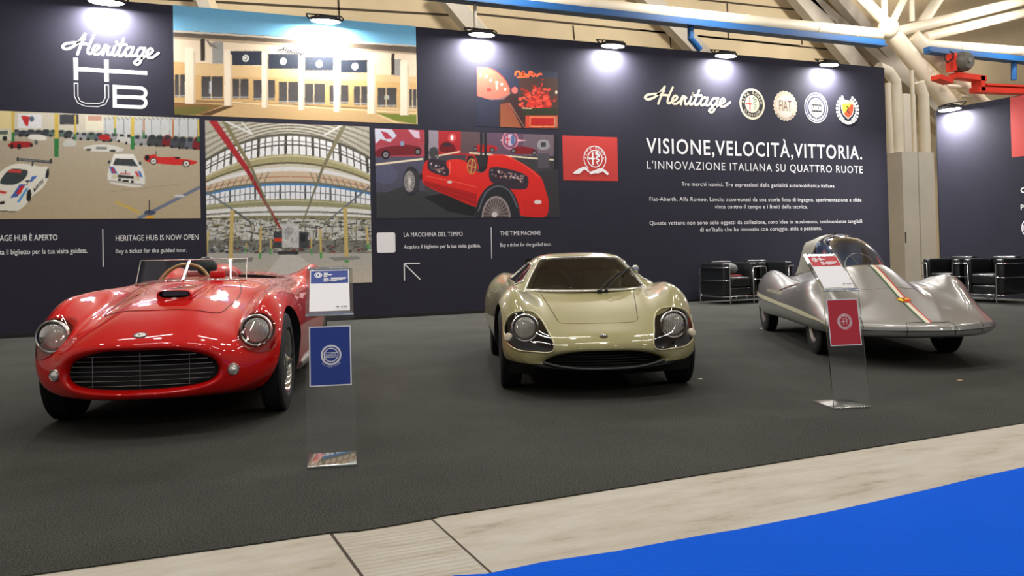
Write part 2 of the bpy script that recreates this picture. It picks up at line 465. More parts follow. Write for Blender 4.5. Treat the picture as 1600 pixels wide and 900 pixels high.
# ------------------------------------------------------------------ stand walls
b = MB(); b.box((-6, WALLY, 0), (14.50, WALLY + .12, 4.70), M_navy); struct('wall_back', b.v, b.f, b.mats)
b = MB(); b.box((-6, WALLY - .012, 0), (14.50, WALLY, .055), M_black); struct('baseboard_back', b.v, b.f, b.mats)
W2X = 14.0
b = MB(); b.box((W2X, 4.0, 0), (W2X + .1, 11.69, 3.51), M_navy); b.box((W2X + .005, 11.69, 0), (W2X + .10, 11.72, 3.51), M_black)
struct('wall_right', b.v, b.f, b.mats, mi=b.m)

# ------------------------------------------------------------------ hall beyond the stand
HY = 19.0
b = MB(); b.box((-14, HY, 0), (40, HY + .2, 16), M_beige)
for (p, q, t) in [((180, -6), (745, 26), .05), ((745, 22), (1250, 72), .05), ((1090, -1), (1250, 16), .05), ((1000, 47), (1320, 80), .04)]:
    A, Bp = on_y(*p, HY), on_y(*q, HY)
    b.add([(A[0], HY - .012, A[2] - t / 2), (Bp[0], HY - .012, Bp[2] - t / 2), (Bp[0], HY - .012, Bp[2] + t / 2), (A[0], HY - .012, A[2] + t / 2)], [(0, 1, 2, 3)], M_seam)
for (x, y0, y1) in [(312, 0, 40), (527, -2, 36), (717, 20, 46), (894, 40, 62), (1135, 5, 60), (1250, 17, 70), (1045, 52, 75)]:
    A, Bp = on_y(x, y0, HY), on_y(x + 2, y1, HY)
    b.add([(A[0], HY - .012, A[2]), (A[0] + .04, HY - .012, A[2]), (Bp[0] + .04, HY - .012, Bp[2]), (Bp[0], HY - .012, Bp[2])], [(0, 1, 2, 3)], M_seam)
struct('wall_hall', b.v, b.f, b.mats, mi=b.m)
b = MB(); b.box((-14, -12, 15.8), (40, HY, 16), M_beige2); struct('ceiling', b.v, b.f, b.mats)

def strut_between(mb, A, B, w_, d, m):
    """flat-sided bar from A to B, w wide in the picture direction and d deep in Y"""
    A, B = Vector(A), Vector(B); t = (B - A).normalized(); n = Vector((t.z, 0, -t.x)).normalized(); y = Vector((0, 1, 0))
    v = []
    for P in (A, B):
        for sa, sb in ((-1, -1), (1, -1), (1, 1), (-1, 1)): v.append(P + n * sa * w_ / 2 + y * sb * d / 2)
    mb.add(v, [(3, 2, 1, 0), (4, 5, 6, 7)] + [(i, (i + 1) % 4, 4 + (i + 1) % 4, 4 + i) for i in range(4)], m)
ribs = [((300, -30), (330, 40), .22, 'leftmost grey steel rib sloping over the hall wall above the villa photo'),
        ((690, -15), (760, 70), .38, 'grey steel rib sloping behind the floodlight third from the left'),
        ((995, -20), (1110, 100), .42, 'grey steel rib sloping down behind the stand wall near the blue bracket'),
        ((1235, -20), (1360, 130), .50, 'wide grey steel rib sloping over the right end of the stand wall'),
        ((1290, -25), (1440, 150), .34, 'grey steel rib sloping behind the white pipe joint'),
        ((1200, -60), (1560, 260), .26, 'slim grey rib crossing behind the thick diagonal tubes')]
for i, (p, q, wd, lab) in enumerate(ribs):
    b = MB(); yy = HY - .45 - .12 * (i % 2)
    A, B_ = on_y(*p, yy), on_y(*q, yy)
    strut_between(b, A, B_, wd, .3, M_greyrib); strut_between(b, A + np.array([.10 + wd / 2, .1, 0]), B_ + np.array([.10 + wd / 2, .1, 0]), .16, .2, M_beige2)
    tag(b.build('roof_rib'), lab, 'roof beam', 'sloping ribs of the hall roof')

def pipe_thing(name, lab, cat, pts, r, m, group=None, extra=None, smooth=40):
    b = MB(); b.tube(pts, r, m, 16)
    if extra: extra(b)
    return tag(b.build(name, None, smooth), lab, cat, group)
PY = 16.6
pa, pb = on_y(850, 1, PY), on_y(1375, 54, PY)
pl = pa + (pa - pb) * .55
def rings_on(a, c, n, r, m):
    def f(b):
        for i in range(1, n):
            p = np.array(a) + (np.array(c) - np.array(a)) * i / n; d = (np.array(c) - np.array(a)); d = d / np.linalg.norm(d)
            b.tube([p - d * .03, p + d * .03], r * 1.06, M_pipe, 16)
    return f
pipe_thing('pipe', 'long cream pipe running above the blue cable tray over the stand wall', 'pipe', [pl, pb], .155, M_pipe, None, rings_on(pl, pb, 7, .155, M_pipe))
pc, pd = on_y(1446, 70, PY), on_y(1640, 84, PY)
pipe_thing('pipe', 'short cream pipe at the right edge above the red gantry', 'pipe', [pc, pd], .15, M_pipe, None, rings_on(pc, pd, 4, .15, M_pipe))
def tray(p, q, lab, brackets=(), drops=()):
    t = thing('cable_tray', lab, 'cable tray', tuple(map(float, on_y(*p, PY - .34))))
    base = np.array(t.location)
    A, Bp = on_y(*p, PY - .34) - base, on_y(*q, PY - .34) - base
    b = MB(); strut_between(b, A, Bp, .12, .2, M_blue_tray); strut_between(b, A + np.array([0, -.02, -.09]), Bp + np.array([0, -.02, -.1]), .03, .3, mat('blue_tray_lip', (28, 84, 140), .5))
    b.build('channel', t)
    for (x, y) in brackets:
        c = on_y(x, y, PY - .2) - base
        b = MB(); b.tube([c + np.array([-.22, -.1, -.09]), c + np.array([.16, .1, .06])], .025, M_galv, 8); b.tube([c + np.array([.10, .1, .04]), c + np.array([.14, .12, .38])], .012, M_galv, 6)
        b.build('bracket', t)
    if len(drops) and p[0] < 800:
        b = MB(); b.tube([on_y(742, 4, PY - .34) - base, on_y(743, 46, PY - .34) - base], .035, M_greyrib, 8); b.build('hanger_rod', t)
    for pts in drops:
        b = MB(); b.tube([on_y(x, y, PY - .34) - base for x, y in pts], .075, M_blue_tray, 8); b.build('drop_arm', t)
tray((560, -22), (1378, 67), 'long blue cable tray with brackets under the cream pipe', [(895, 18), (1060, 34), (1214, 51), (1340, 66)], [[(1079, 40), (1079, 60), (1094, 78)]])
tray((1448, 77), (1640, 97), 'short blue cable tray under the pipe at the right edge', [(1490, 82)], [[(1584, 96), (1584, 125)]])


tubes = [((1385, 42), (1490, 172), .23, 'thick cream diagonal tube running down from the pipe joint'),
         ((1425, 55), (1545, 172), .20, 'second thick cream diagonal tube, right of the first'),
         ((1330, -20), (1392, 44), .15, 'cream tube rising up left from the pipe joint'),
         ((1420, -18), (1392, 40), .10, 'thin cream tube rising beside the vertical stub at the joint'),
         ((1381, -15), (1382, 34), .085, 'vertical cream stub tube standing on the pipe joint'),
         ((1424, -20), (1425, 34), .07, 'slim vertical cream tube right of the joint'),
         ((1400, 50), (1650, -12), .14, 'long cream tube rising right from the pipe joint along the top'),
         ((1445, 58), (1650, 8), .13, 'lower long cream tube rising right above the fan motor'),
         ((1440, 38), (1478, -22), .15, 'cream tube rising steeply right of the pipe joint'),
         ((1478, 135), (1512, 136), .07, 'small horizontal cream stub between the diagonal tubes'),
         ((1500, 150), (1522, 151), .07, 'lower small horizontal cream stub between the diagonal tubes')]
for i, (p, q, r, lab) in enumerate(tubes):
    yy = PY + .02 + .05 * (i % 3)
    pipe_thing('roof_tube', lab, 'roof tube', [on_y(*p, yy), on_y(*q, yy)], r, M_pipe, 'cream tubes of the roof frame')
b = MB(); c = on_y(1388, 44, PY - .02)
bm = bmesh.new(); bmesh.ops.create_icosphere(bm, subdivisions=3, radius=.27); b.bm(bm, M_pipe, Matrix.Translation(c) @ Matrix.Diagonal((1, 1, 1.05, 1)))
tag(b.build('tube_joint', None, 60), 'rounded cream steel joint where the roof tubes meet', 'joint')

# red gantry with its motor
t = thing('gantry', 'red steel gantry beam with a grey fan motor above the right wall', 'gantry', tuple(map(float, on_y(1500, 125, 16.0))))
base = np.array(t.location)
b = MB()
def gb(p, q, w_): strut_between(b, on_y(*p, 16.0) - base, on_y(*q, 16.0) - base, w_, .3, M_redgantry)
gb((1462, 121), (1482, 128), .12); gb((1490, 118), (1534, 124), .14); gb((1528, 120), (1529, 143), .16); gb((1522, 141), (1660, 146), .14); gb((1534, 133), (1660, 139), .05); gb((1486, 84), (1487, 112), .07)
b.build('beam', t)
b = MB(); gm = on_y(1502, 97, 15.9) - base
b.lathe([(0.001, -.24), (.20, -.24), (.25, -.16), (.25, .16), (.19, .24), (.08, .26), (.001, .26)], mat('grey_motor_paint', (96, 94, 90), .5), 24, 'y', gm, None)
for k in range(10):
    a = 2 * PI * k / 10; b.tube([gm + np.array([.25 * math.cos(a), -.14, .25 * math.sin(a)]), gm + np.array([.25 * math.cos(a), .14, .25 * math.sin(a)])], .014, mat('grey_motor_paint'), 6)
b.lathe([(.001, -.27), (.06, -.27), (.06, -.24)], M_galv, 16, 'y', gm)
b.build('motor', t, 40)
b = MB(); b.tube([on_y(x, y, 15.9) - base for x, y in [(1478, 84), (1476, 92), (1480, 98), (1488, 92), (1490, 84), (1484, 80)]], .02, M_black, 6); b.build('cable', t, 60)

# column cladding and the pipes that drop into it
cx, cyy = on_y(1409, 237, 14.6)[0], 14.6
cr_ = on_y(1459, 237, 14.6)[0]; cl = 3.12
b = MB(); b.box((cx, cyy, 0), (cr_, cyy + 2.4, cl), M_clad); sx = on_y(1436, 300, 14.6)[0]
b.box((sx - .012, cyy - .01, 0), (sx + .012, cyy, cl), mat('white_cladding_seam', (178, 170, 156), .6))
b.box((cx + .02, cyy - .012, 1.0), (cx + .05, cyy, 1.25), M_seam)
tag(b.build('column_casing'), 'white boxed column casing standing between the two navy walls', 'column')
for (pts, r, lab) in [([(1372, 106), (1388, 112), (1399, 128), (1400, 145), (1403, 245)], .135, 'white vertical pipe bending up left at the end of the stand wall'),
                      ([(1387, 130), (1389, 180), (1392, 245)], .07, 'slim white pipe beside the bent pipe, nearest the stand wall'),
                      ([(1436, 128), (1443, 150), (1446, 245)], .125, 'thick white vertical pipe entering the column casing on the right'),
                      ([(1424, 110), (1426, 150), (1429, 245)], .05, 'thin white pipe left of the thick pipe above the casing')]:
    pipe_thing('drop_pipe', lab, 'pipe', [on_y(x, y, 15.0) for x, y in pts[:-1]] + [np.array([on_y(*pts[-1], 15.0)[0], 15.0, 3.12])], r, M_pipe, 'pipes dropping into the column casing')
b = MB(); a0 = on_y(1412, 146, 16.4); b.box((a0[0], 16.4, 0), (a0[0] + .42, 16.8, a0[2]), M_clad)
tag(b.build('column_post'), 'pale square post rising behind the pipes above the column casing', 'column')

# ------------------------------------------------------------------ floodlights along the wall tops
M_glow = mat('lit_floodlight_glass', (255, 252, 244), .4, emit=((255, 250, 240), 30))
def floodlight(loc, rz, lab, power=80):
    t = thing('floodlight', lab, 'floodlight', loc, rz, 'floodlights along the wall tops')   # local +y is the wall
    R = Matrix.Rotation(math.radians(-3), 4, 'X')
    b = MB(); b.lathe([(.001, -.02), (1.0, -.02), (1.08, -.01), (1.08, .02), (.95, .035), (.001, .04)], M_black, 32, 'z', (0, 0, 0), R @ Matrix.Diagonal((.232, .118, 1, 1)))
    for k in range(7): b.box((-.16 + k * .05, -.11, .03), (-.145 + k * .05, .11, .055), M_black, 0, 1, R)
    b.build('housing', t, 30)
    b = MB(); b.lathe([(.001, -.028), (.9, -.028), (1.0, -.0205)], M_glow, 32, 'z', (0, 0, 0), R @ Matrix.Diagonal((.225, .112, 1, 1))); b.build('lens', t)
    b = MB(); b.tube([(-.25, 0, 0), (-.28, .03, .05), (-.27, .1, .1), (-.12, .20, .13), (-.1, .19, .13), (-.1, .19, .06)], .013, M_black, 8)
    b.tube([(.25, 0, 0), (.28, .03, .05), (.27, .1, .1), (-.1, .18, .13)], .011, M_black, 8); b.build('arm', t, 40)
    l = area_light('flood_light', (0, 0, 0), .38, power, (1, .985, .97), sy=.18)
    l.parent = t; d = R @ Vector((0, 0, -1)); l.location = d * .04; l.rotation_euler = (math.radians(24), 0, 0); l.rotation_euler = d.to_track_quat('-Z', 'Y').to_euler()
FLY = WALLY - .175
for (x, z, lab) in [(-.31, 4.63, 'lit floodlight above the white hub lettering, leftmost on the stand wall'), (2.74, 4.63, 'lit floodlight over the photo of the white villa'),
                    (5.32, 4.63, 'lit floodlight over the small photo with the red bush'), (7.82, 4.63, 'lit floodlight left of the script logo, over bare navy wall'),
                    (10.27, 4.63, 'lit floodlight over the round emblems, second from the right end'), (12.82, 4.63, 'lit floodlight at the right end of the long stand wall')]:
    floodlight((x, FLY, z), 0, lab)
floodlight((W2X - .175, 11.25, 3.47), -PI / 2, 'lit floodlight on the short wall at the far right')

# ------------------------------------------------------------------ cars
M_red = mat('red_car_paint', (206, 5, 2), .5, coat=1.0, spec=.1)
M_cream = mat('olive_cream_paint', (156, 150, 104), .45, metal=.1, coat=1.0, spec=.2)
M_silver = mat('silver_car_paint', (150, 148, 144), .34, metal=.4, coat=.9)
M_chrome = mat('chrome', (225, 225, 225), .08, metal=1.0)
M_alu = mat('dull_aluminium', (170, 168, 162), .35, metal=.9)
M_dark = mat('dark_interior', (16, 16, 17), .7)
M_tyre = mat('tyre_rubber', (24, 24, 25), .75, bump=.3, bscale=90)
M_wood = mat('varnished_wood_rim', (170, 122, 62), .3, coat=.6)
M_leather = mat('dark_green_leather', (34, 44, 42), .45)
M_reflector = mat('lamp_reflector', (222, 222, 218), .18, metal=.95)
M_lampglass = mat('fluted_lamp_glass', (225, 222, 212), .16, metal=.35, coat=1, bump=.5, bscale=40)
M_gap = mat('panel_gap', (40, 30, 22), .8)
M_gapred = mat('red_panel_gap', (78, 6, 8), .6)
M_blackplas = mat('black_rubber', (12, 12, 12), .5)
G_clear = glass('clear_glass', (.93, .95, .94), 1.1)
G_cover = glass('lamp_cover_glass', (.97, .97, .97), 1.3, base=.02)
G_tint = glass('grey_tinted_glass', (.86, .88, .84), 1.4, base=.03)
G_bubble = glass('blue_tinted_bubble', (.80, .86, .92), 1.6, base=.05)

def body_from_net(net, nu, nv, paint, inner=None, inner_rows=0, cuts=()):
    rings = loft_grid(net, nu, nv)
    v, f = loft_mesh(rings)
    nf = (len(rings) - 1) * rings.shape[1]
    mi = [1 if (inner and i < inner_rows * rings.shape[1]) else 0 for i in range(nf)] + [1 if inner else 0, 0]
    raw = tmp_mesh(v, f, [paint, inner or paint], mi)
    bvh = BVHTree.FromPolygons([tuple(p) for p in v], [tuple(q) for q in f])
    return raw, bvh

def drop(bvh, x, f_, off=.002):
    h = bvh.ray_cast(Vector((x, -f_, 3)), Vector((0, 0, -1)))
    return (h[0] + h[1] * off * (1 if h[1].z > 0 else -1), h[1] if h[1].z > 0 else -h[1]) if h[0] else (None, None)
def front_hit(bvh, x, z, off=.002):
    h = bvh.ray_cast(Vector((x, -4, z)), Vector((0, 1, 0)))
    return (h[0] + h[1] * off * (1 if h[1].y < 0 else -1), h[1] if h[1].y < 0 else -h[1]) if h[0] else (None, None)
def side_hit(bvh, sx, f_, z, off=.002):
    h = bvh.ray_cast(Vector((sx * 4, -f_, z)), Vector((-sx, 0, 0)))
    return (h[0] + h[1] * off * (1 if h[1].x * sx > 0 else -1), h[1] if h[1].x * sx > 0 else -h[1]) if h[0] else (None, None)

def seam(name, bvh, pts, parent, m, r=.0022, sub=8, straight=False):
    p2 = cr([(x, f_, 0) for x, f_ in pts], sub)[:, :2] if not straight else np.vstack([np.linspace(pts[i], pts[i + 1], sub, endpoint=(i == len(pts) - 2)) for i in range(len(pts) - 1)])
    P = [drop(bvh, x, f_, .0003)[0] for x, f_ in p2]; P = [p for p in P if p is not None]
    b = MB(); b.tube(P, r, m, 6); return b.build(name, parent, 60)

def ribbon(bvh, b, xs, fs, m, off=.003):
    """strip on the top of the body between x0 and x1 along the list fs"""
    v = []
    for f_ in fs:
        for x in xs:
            p, n = drop(bvh, x, f_, off); v.append(p)
    k = len(xs); fc = []
    for i in range(len(fs) - 1):
        for j in range(k - 1): fc.append((i * k + j, i * k + j + 1, (i + 1) * k + j + 1, (i + 1) * k + j))
    b.add(v, fc, m)

def align(p, n, up=Vector((0, 0, 1))):
    n = n.normalized(); x = up.cross(n).normalized(); y = n.cross(x)
    return Matrix(((x.x, y.x, n.x, p.x), (x.y, y.y, n.y, p.y), (x.z, y.z, n.z, p.z), (0, 0, 0, 1)))

def wheel(parent, x, f_, R, W, rim_r, style, name='wheel'):
    s = 1 if x > 0 else -1
    h = R * .72
    b = MB(); hw = W / 2
    prof = [(rim_r, -hw * .8), (rim_r + .015, -hw), (R - .05, -hw), (R - .012, -hw * .88), (R, -hw * .7)]
    for k in range(-2, 3):
        c = k * hw * .28; prof += [(R, c - .012), (R - .008, c - .009), (R - .008, c + .001), (R, c + .004)]
    prof += [(R, hw * .7), (R - .012, hw * .88), (R - .05, hw), (rim_r + .015, hw), (rim_r, hw * .8), (rim_r - .012, hw * .5), (rim_r - .012, -hw * .5), (rim_r, -hw * .8)]
    b.lathe([(r, t) for r, t in prof], M_tyre, 56, 'x', (0, 0, 0))
    w_ = b.build(name, parent, 35); w_.location = (x, -f_, R)
    b = MB(); b.lathe([(rim_r + .008, hw * .82), (rim_r - .004, hw * .9), (rim_r - .02, hw * .75), (rim_r - .03, hw * .3), (rim_r - .03, -hw * .6), (rim_r + .004, -hw * .85)], M_alu if style != 'wire' else M_chrome, 48, 'x')
    b.lathe([(rim_r - .03, -hw * .55), (.05, -hw * .6), (.001, -hw * .6)], M_dark, 32, 'x')
    rim = b.build('rim', w_, 40)
    b = MB()
    if style == 'wire':
        for k in range(24):
            a = 2 * PI * k / 24
            for (da, t0, t1) in ((.26, .85, .55), (-.26, .85, .55), (.2, .1, -.3), (-.2, .1, -.3)):
                b.tube([(s * hw * t0, .045 * math.cos(a), .045 * math.sin(a)), (s * hw * t1 * .9, (rim_r - .028) * math.cos(a + da), (rim_r - .028) * math.sin(a + da))], .0028, M_chrome, 4, caps=False)
        b.build('spokes', w_, 60)
        b = MB(); b.lathe([(.001, s * hw * 1.12), (.018, s * hw * 1.12), (.026, s * hw * 1.0), (.05, s * hw * .9), (.05, s * hw * -.3), (.001, s * hw * -.3)], M_chrome, 20, 'x')
        for a in (0, PI): b.tube([(s * hw * 1.06, .02 * math.cos(a), .02 * math.sin(a)), (s * hw * 1.08, .085 * math.cos(a), .085 * math.sin(a))], [.016, .008], M_chrome, 8)
        b.build('hub_nut', w_, 40)
    else:
        b.lathe([(.001, s * hw * .7), (.06, s * hw * .68), (.07, s * hw * .5), (rim_r * .62, s * hw * .38), (rim_r * .8, s * hw * .5), (rim_r - .02, s * hw * .45)], mat('grey_wheel_paint', (96, 96, 92), .45, metal=.5), 40, 'x')
        for k in range(10):
            a = 2 * PI * k / 10; b.lathe([(.001, s * (hw * .56)), (.018, s * (hw * .5))], M_dark, 10, 'x', (0, rim_r * .72 * math.cos(a), rim_r * .72 * math.sin(a)))
        b.build('wheel_disc', w_, 40)
    return w_

def round_lamp(name, parent, x, f_, z, r, tilt=(0, 0), ring=mat('satin_lamp_ring', (214, 212, 206), .28, metal=.8)):
    R = Matrix.Translation((x, -f_, z)) @ Matrix.Rotation(tilt[0], 4, 'Z') @ Matrix.Rotation(tilt[1], 4, 'X')
    b = MB(); b.lathe([(r * 1.0, .03), (r * 1.09, .02), (r * 1.12, -.004), (r * 1.06, -.016), (r * .97, -.012)], ring, 40, 'y', (0, 0, 0), R)
    b.lathe([(r * 1.05, .02), (r * .8, .07), (.001, .09)], M_dark, 24, 'y', (0, 0, 0), R)
    ring_o = b.build(name, parent, 50)
    b = MB(); b.lathe([(.001, -.034), (r * .4, -.03), (r * .75, -.018), (r * .98, -.002), (r * .98, .01)], glass('lamp_front_glass', (.96, .96, .94), 1.3, base=.05), 40, 'y', (0, 0, 0), R)
    b.build('lens', ring_o, 60)
    b = MB(); b.lathe([(r * .97, .002), (r * .9, .0), (r * .5, -.004), (.001, -.006)], mat('milky_lamp_pattern', (246, 244, 238), .3, metal=0, bump=.4, bscale=45), 40, 'y', (0, 0, 0), R)
    b.lathe([(r * .97, .012), (r * .8, .04), (r * .5, .058), (.001, .065)], M_reflector, 40, 'y', (0, 0, 0), R)
    b.lathe([(.001, .005), (.016, .01), (.02, .03), (.012, .06)], M_lampglass, 16, 'y', (0, 0, 0), R)
    for k in range(-6, 7):
        hx = k * r / 7; hz = math.sqrt(max((r * .93) ** 2 - hx * hx, 0)); dd = .004 - .022 * (1 - (hx / r) ** 2)
        if hz > .01: b.tube([R @ Vector((hx, dd + .016, -hz)), R @ Vector((hx, dd, 0)), R @ Vector((hx, dd + .016, hz))], .0016, M_lampglass, 4, caps=False)
    b.build('reflector', ring_o, 60)
    return ring_o

# ================================================================== RED SPIDER
red = thing('car', 'red open racing car with oval barred grille and bonnet scoop', 'car', (.241, 6.164, 0), math.radians(-17))
net = [
 [(0,.66,.500),(.19,.645,.496),(.315,.62,.470),(.385,.59,.435),(.413,.575,.388),(.408,.575,.347),(.375,.59,.316),(.29,.62,.294),(.16,.65,.285),(0,.66,.283)],
 [(0,.765,.506),(.195,.745,.502),(.322,.71,.474),(.393,.68,.437),(.423,.665,.389),(.418,.665,.346),(.384,.68,.312),(.296,.715,.289),(.165,.75,.279),(0,.765,.276)],
 [(0,.800,.525),(.20,.782,.520),(.335,.745,.494),(.413,.71,.450),(.447,.688,.392),(.442,.688,.342),(.402,.71,.300),(.305,.75,.272),(.17,.785,.260),(0,.80,.257)],
 [(0,.785,.552),(.205,.768,.546),(.355,.728,.520),(.445,.688,.470),(.492,.655,.402),(.488,.655,.335),(.440,.68,.282),(.325,.73,.248),(.18,.77,.238),(0,.785,.235)],
 [(0,.62,.645),(.22,.605,.636),(.40,.575,.580),(.495,.545,.532),(.588,.515,.505),(.642,.50,.450),(.652,.50,.368),(.612,.52,.282),(.45,.59,.222),(0,.66,.210)],
 [(0,.40,.725),(.22,.39,.712),(.405,.38,.628),(.490,.375,.602),(.605,.365,.685),(.695,.345,.610),(.738,.335,.490),(.728,.335,.350),(.620,.35,.215),(0,.42,.19)],
 [(0,.15,.780),(.22,.15,.768),(.42,.15,.676),(.495,.15,.672),(.618,.15,.778),(.718,.15,.700),(.766,.15,.545),(.764,.15,.365),(.700,.15,.200),(0,.15,.175)],
 [(0,-.15,.822),(.22,-.15,.812),(.42,-.15,.735),(.500,-.15,.732),(.618,-.15,.808),(.722,-.15,.735),(.775,-.15,.565),(.770,-.15,.375),(.710,-.15,.195),(0,-.15,.165)],
 [(0,-.45,.868),(.22,-.45,.860),(.42,-.45,.812),(.515,-.45,.808),(.615,-.45,.818),(.718,-.45,.745),(.776,-.45,.575),(.766,-.45,.385),(.710,-.45,.19),(0,-.45,.16)],
 [(0,-.9,.895),(.22,-.9,.888),(.42,-.9,.862),(.52,-.9,.842),(.61,-.9,.812),(.705,-.9,.740),(.765,-.9,.580),(.755,-.9,.385),(.700,-.9,.19),(0,-.9,.16)],
 [(0,-1.5,.880),(.22,-1.5,.875),(.42,-1.5,.855),(.52,-1.5,.838),(.61,-1.5,.808),(.705,-1.5,.738),(.760,-1.5,.585),(.752,-1.5,.385),(.700,-1.5,.19),(0,-1.5,.16)],
 [(0,-1.95,.878),(.22,-1.95,.872),(.42,-1.95,.850),(.52,-1.95,.836),(.615,-1.95,.818),(.712,-1.95,.748),(.768,-1.95,.595),(.76,-1.95,.39),(.70,-1.95,.20),(0,-1.95,.17)],
 [(0,-2.17,.884),(.22,-2.17,.878),(.41,-2.17,.850),(.51,-2.17,.868),(.630,-2.17,.905),(.728,-2.17,.812),(.778,-2.17,.610),(.768,-2.17,.40),(.70,-2.17,.205),(0,-2.17,.18)],
 [(0,-2.4,.890),(.22,-2.4,.884),(.40,-2.4,.852),(.505,-2.4,.885),(.635,-2.4,.950),(.735,-2.4,.850),(.786,-2.4,.625),(.770,-2.4,.405),(.69,-2.4,.21),(0,-2.4,.19)],
 [(0,-2.8,.830),(.22,-2.8,.825),(.38,-2.8,.815),(.48,-2.8,.855),(.590,-2.8,.885),(.690,-2.8,.790),(.740,-2.8,.600),(.72,-2.8,.42),(.62,-2.8,.27),(0,-2.8,.25)],
 [(0,-3.12,.660),(.18,-3.12,.660),(.32,-3.12,.665),(.41,-3.12,.68),(.49,-3.12,.690),(.57,-3.12,.64),(.60,-3.12,.54),(.58,-3.12,.44),(.48,-3.12,.37),(0,-3.12,.36)],
 [(0,-3.24,.57),(.10,-3.24,.57),(.18,-3.24,.57),(.23,-3.24,.57),(.28,-3.24,.565),(.31,-3.24,.55),(.32,-3.24,.52),(.31,-3.24,.49),(.25,-3.24,.46),(0,-3.24,.46)],
]
NU, NV = 7, 6
raw, RB = body_from_net(net, NU, NV, M_red, M_dark, 6)
cut = []
for sx in (-1, 1):
    for f_ in (0, -2.4):
        cut.append(cyl_mesh('x', (0, -f_, .325), .372, sx * .568, sx * .95, M_dark, 64))
    cut.append(cyl_mesh('y', (sx * .603, 0, .574), .104, -1.0, -.335, M_red, 48))
# cockpit opening
cock = round_poly([(-.43, .98), (-.30, .80), (0, .74), (.30, .80), (.43, .98), (.46, 1.35), (.36, 1.72), (0, 1.80), (-.36, 1.72), (-.46, 1.35)], 8)
cut.append(prism_mesh(cock, 'z', .36, 1.3, M_dark))
shape = boolean(raw.copy(), cut)
link_mesh('body', shape, red, 38)
# plexiglass lamp covers: the body surface itself over the lamp pocket
for sx in (-1, 1):
    outl = round_poly([(.495, .60), (.53, .672), (.60, .692), (.675, .655), (.712, .56), (.70, .455), (.60, .452), (.525, .505)], 6)
    outl = [(sx * a, b_) for a, b_ in outl]
    cv = boolean(raw.copy(), [prism_mesh(outl, 'y', -.9, -.2, M_black)], 'INTERSECT')
    cv = keep_faces(cv, M_red, .006); cv.materials.clear(); cv.materials.append(G_cover); cv.polygons.foreach_set('material_index', np.zeros(len(cv.polygons), dtype=np.int32))
    link_mesh('headlight_cover', cv, red, 60)
    round_lamp('headlight', red, sx * .603, .425, .574, .089)
    # fog lamp
    p, n = front_hit(RB, sx * .502, .366, .0)
    b = MB(); mt = align(p, (n + Vector((0, -1.2, 0))).normalized())
    b.lathe([(.036, -.02), (.036, .012), (.031, .018), (.026, .014)], M_alu, 28, 'z', (0, 0, 0), mt)
    fo = b.build('side_lamp', red, 40)
    b = MB(); b.lathe([(.027, .012), (.018, .024), (.001, .028)], M_lampglass, 24, 'z', (0, 0, 0), mt); b.build('lens', fo, 60)
# grille of thin bars
b = MB()
hw_at = lambda z: np.interp(z, [.285, .30, .33, .36, .40, .44, .47, .495], [.12, .30, .385, .405, .405, .375, .31, .17])
for k in range(7):
    z = .300 + k * .0285; hw = hw_at(z)
    b.tube([(x, -(.735 - .30 * x * x), z) for x in np.linspace(-hw, hw, 15)], .0017, mat('dull_grille_wire', (150, 148, 142), .35, metal=.8), 6)
for x in (-.27, 0, .27):
    b.tube([(x, -(.742 - .30 * x * x), z) for z in np.linspace(.288 if x == 0 else .296, .492 if x == 0 else .472, 8)], .0020, mat('dull_grille_wire'), 6)
b.build('grille', red, 60)
# enamel badge
p, n = front_hit(RB, 0, .590, .002); mt = align(p, n)
b = MB(); b.lathe([(.001, .004), (.020, .004), (.026, .0)], mat('white_enamel', (238, 236, 228), .3), 28, 'z', (0, 0, 0), mt @ Matrix.Diagonal((1.25, .85, 1, 1)))
b.lathe([(.026, .003), (.030, .003), (.031, -.002)], mat('dark_enamel', (28, 30, 44), .3), 28, 'z', (0, 0, 0), mt @ Matrix.Diagonal((1.25, .85, 1, 1)))
for q in ([(-.014, -.006), (-.012, .006), (.004, .004), (.0, -.007)], [(.006, -.004), (.012, .007), (.015, .006), (.011, -.005)]):
    b.add([mt @ Vector((x, y, .0046)) for x, y in q], [(0, 1, 2, 3)], mat('dark_enamel'))
b.build('badge', red)
# bonnet scoop
def scoop_section(f_, w_, h_):
    z0 = drop(RB, 0, f_, 0)[0].z; pts = []
    for k in range(24):
        a = 2 * PI * k / 24; ca, sa = math.cos(a), math.sin(a)
        pts.append((.058 + w_ * (abs(ca) ** .55) * (1 if ca > 0 else -1), -f_, z0 - .004 + h_ * .5 + h_ * .5 * (abs(sa) ** .7) * (1 if sa > 0 else -1)))
    return pts
secs = [(f_ + .09, w_, h_, d_) for f_, w_, h_, d_ in [(.05, .084, .044, .016), (.125, .094, .050, .016), (.135, .104, .072, -.006), (.125, .110, .080, -.012), (.08, .112, .074, -.012), (-.06, .108, .056, -.012), (-.28, .096, .034, -.012), (-.56, .080, .002, -.014)]]
v = []
for f_, w_, h_, dz in secs: v += [(x, y, z + dz) for x, y, z in scoop_section(f_, w_, h_)]
fc = []
for i in range(len(secs) - 1):
    for k in range(24): fc.append((i * 24 + k, i * 24 + (k + 1) % 24, (i + 1) * 24 + (k + 1) % 24, (i + 1) * 24 + k))
mi = [1 if i < 1 else 0 for i in range(len(secs) - 1) for k in range(24)]
fc.append(tuple(range(24))); mi.append(1)
mesh_obj('bonnet_scoop', v, fc, [M_red, M_blackplas], red, 50, mi)
b = MB()
for k in range(-9, 10): b.tube([(.058 + k * .0085, -.195, drop(RB, 0, .195, 0)[0].z + .022), (.058 + k * .0085, -.195, drop(RB, 0, .195, 0)[0].z + .056)], .0008, M_alu, 4)
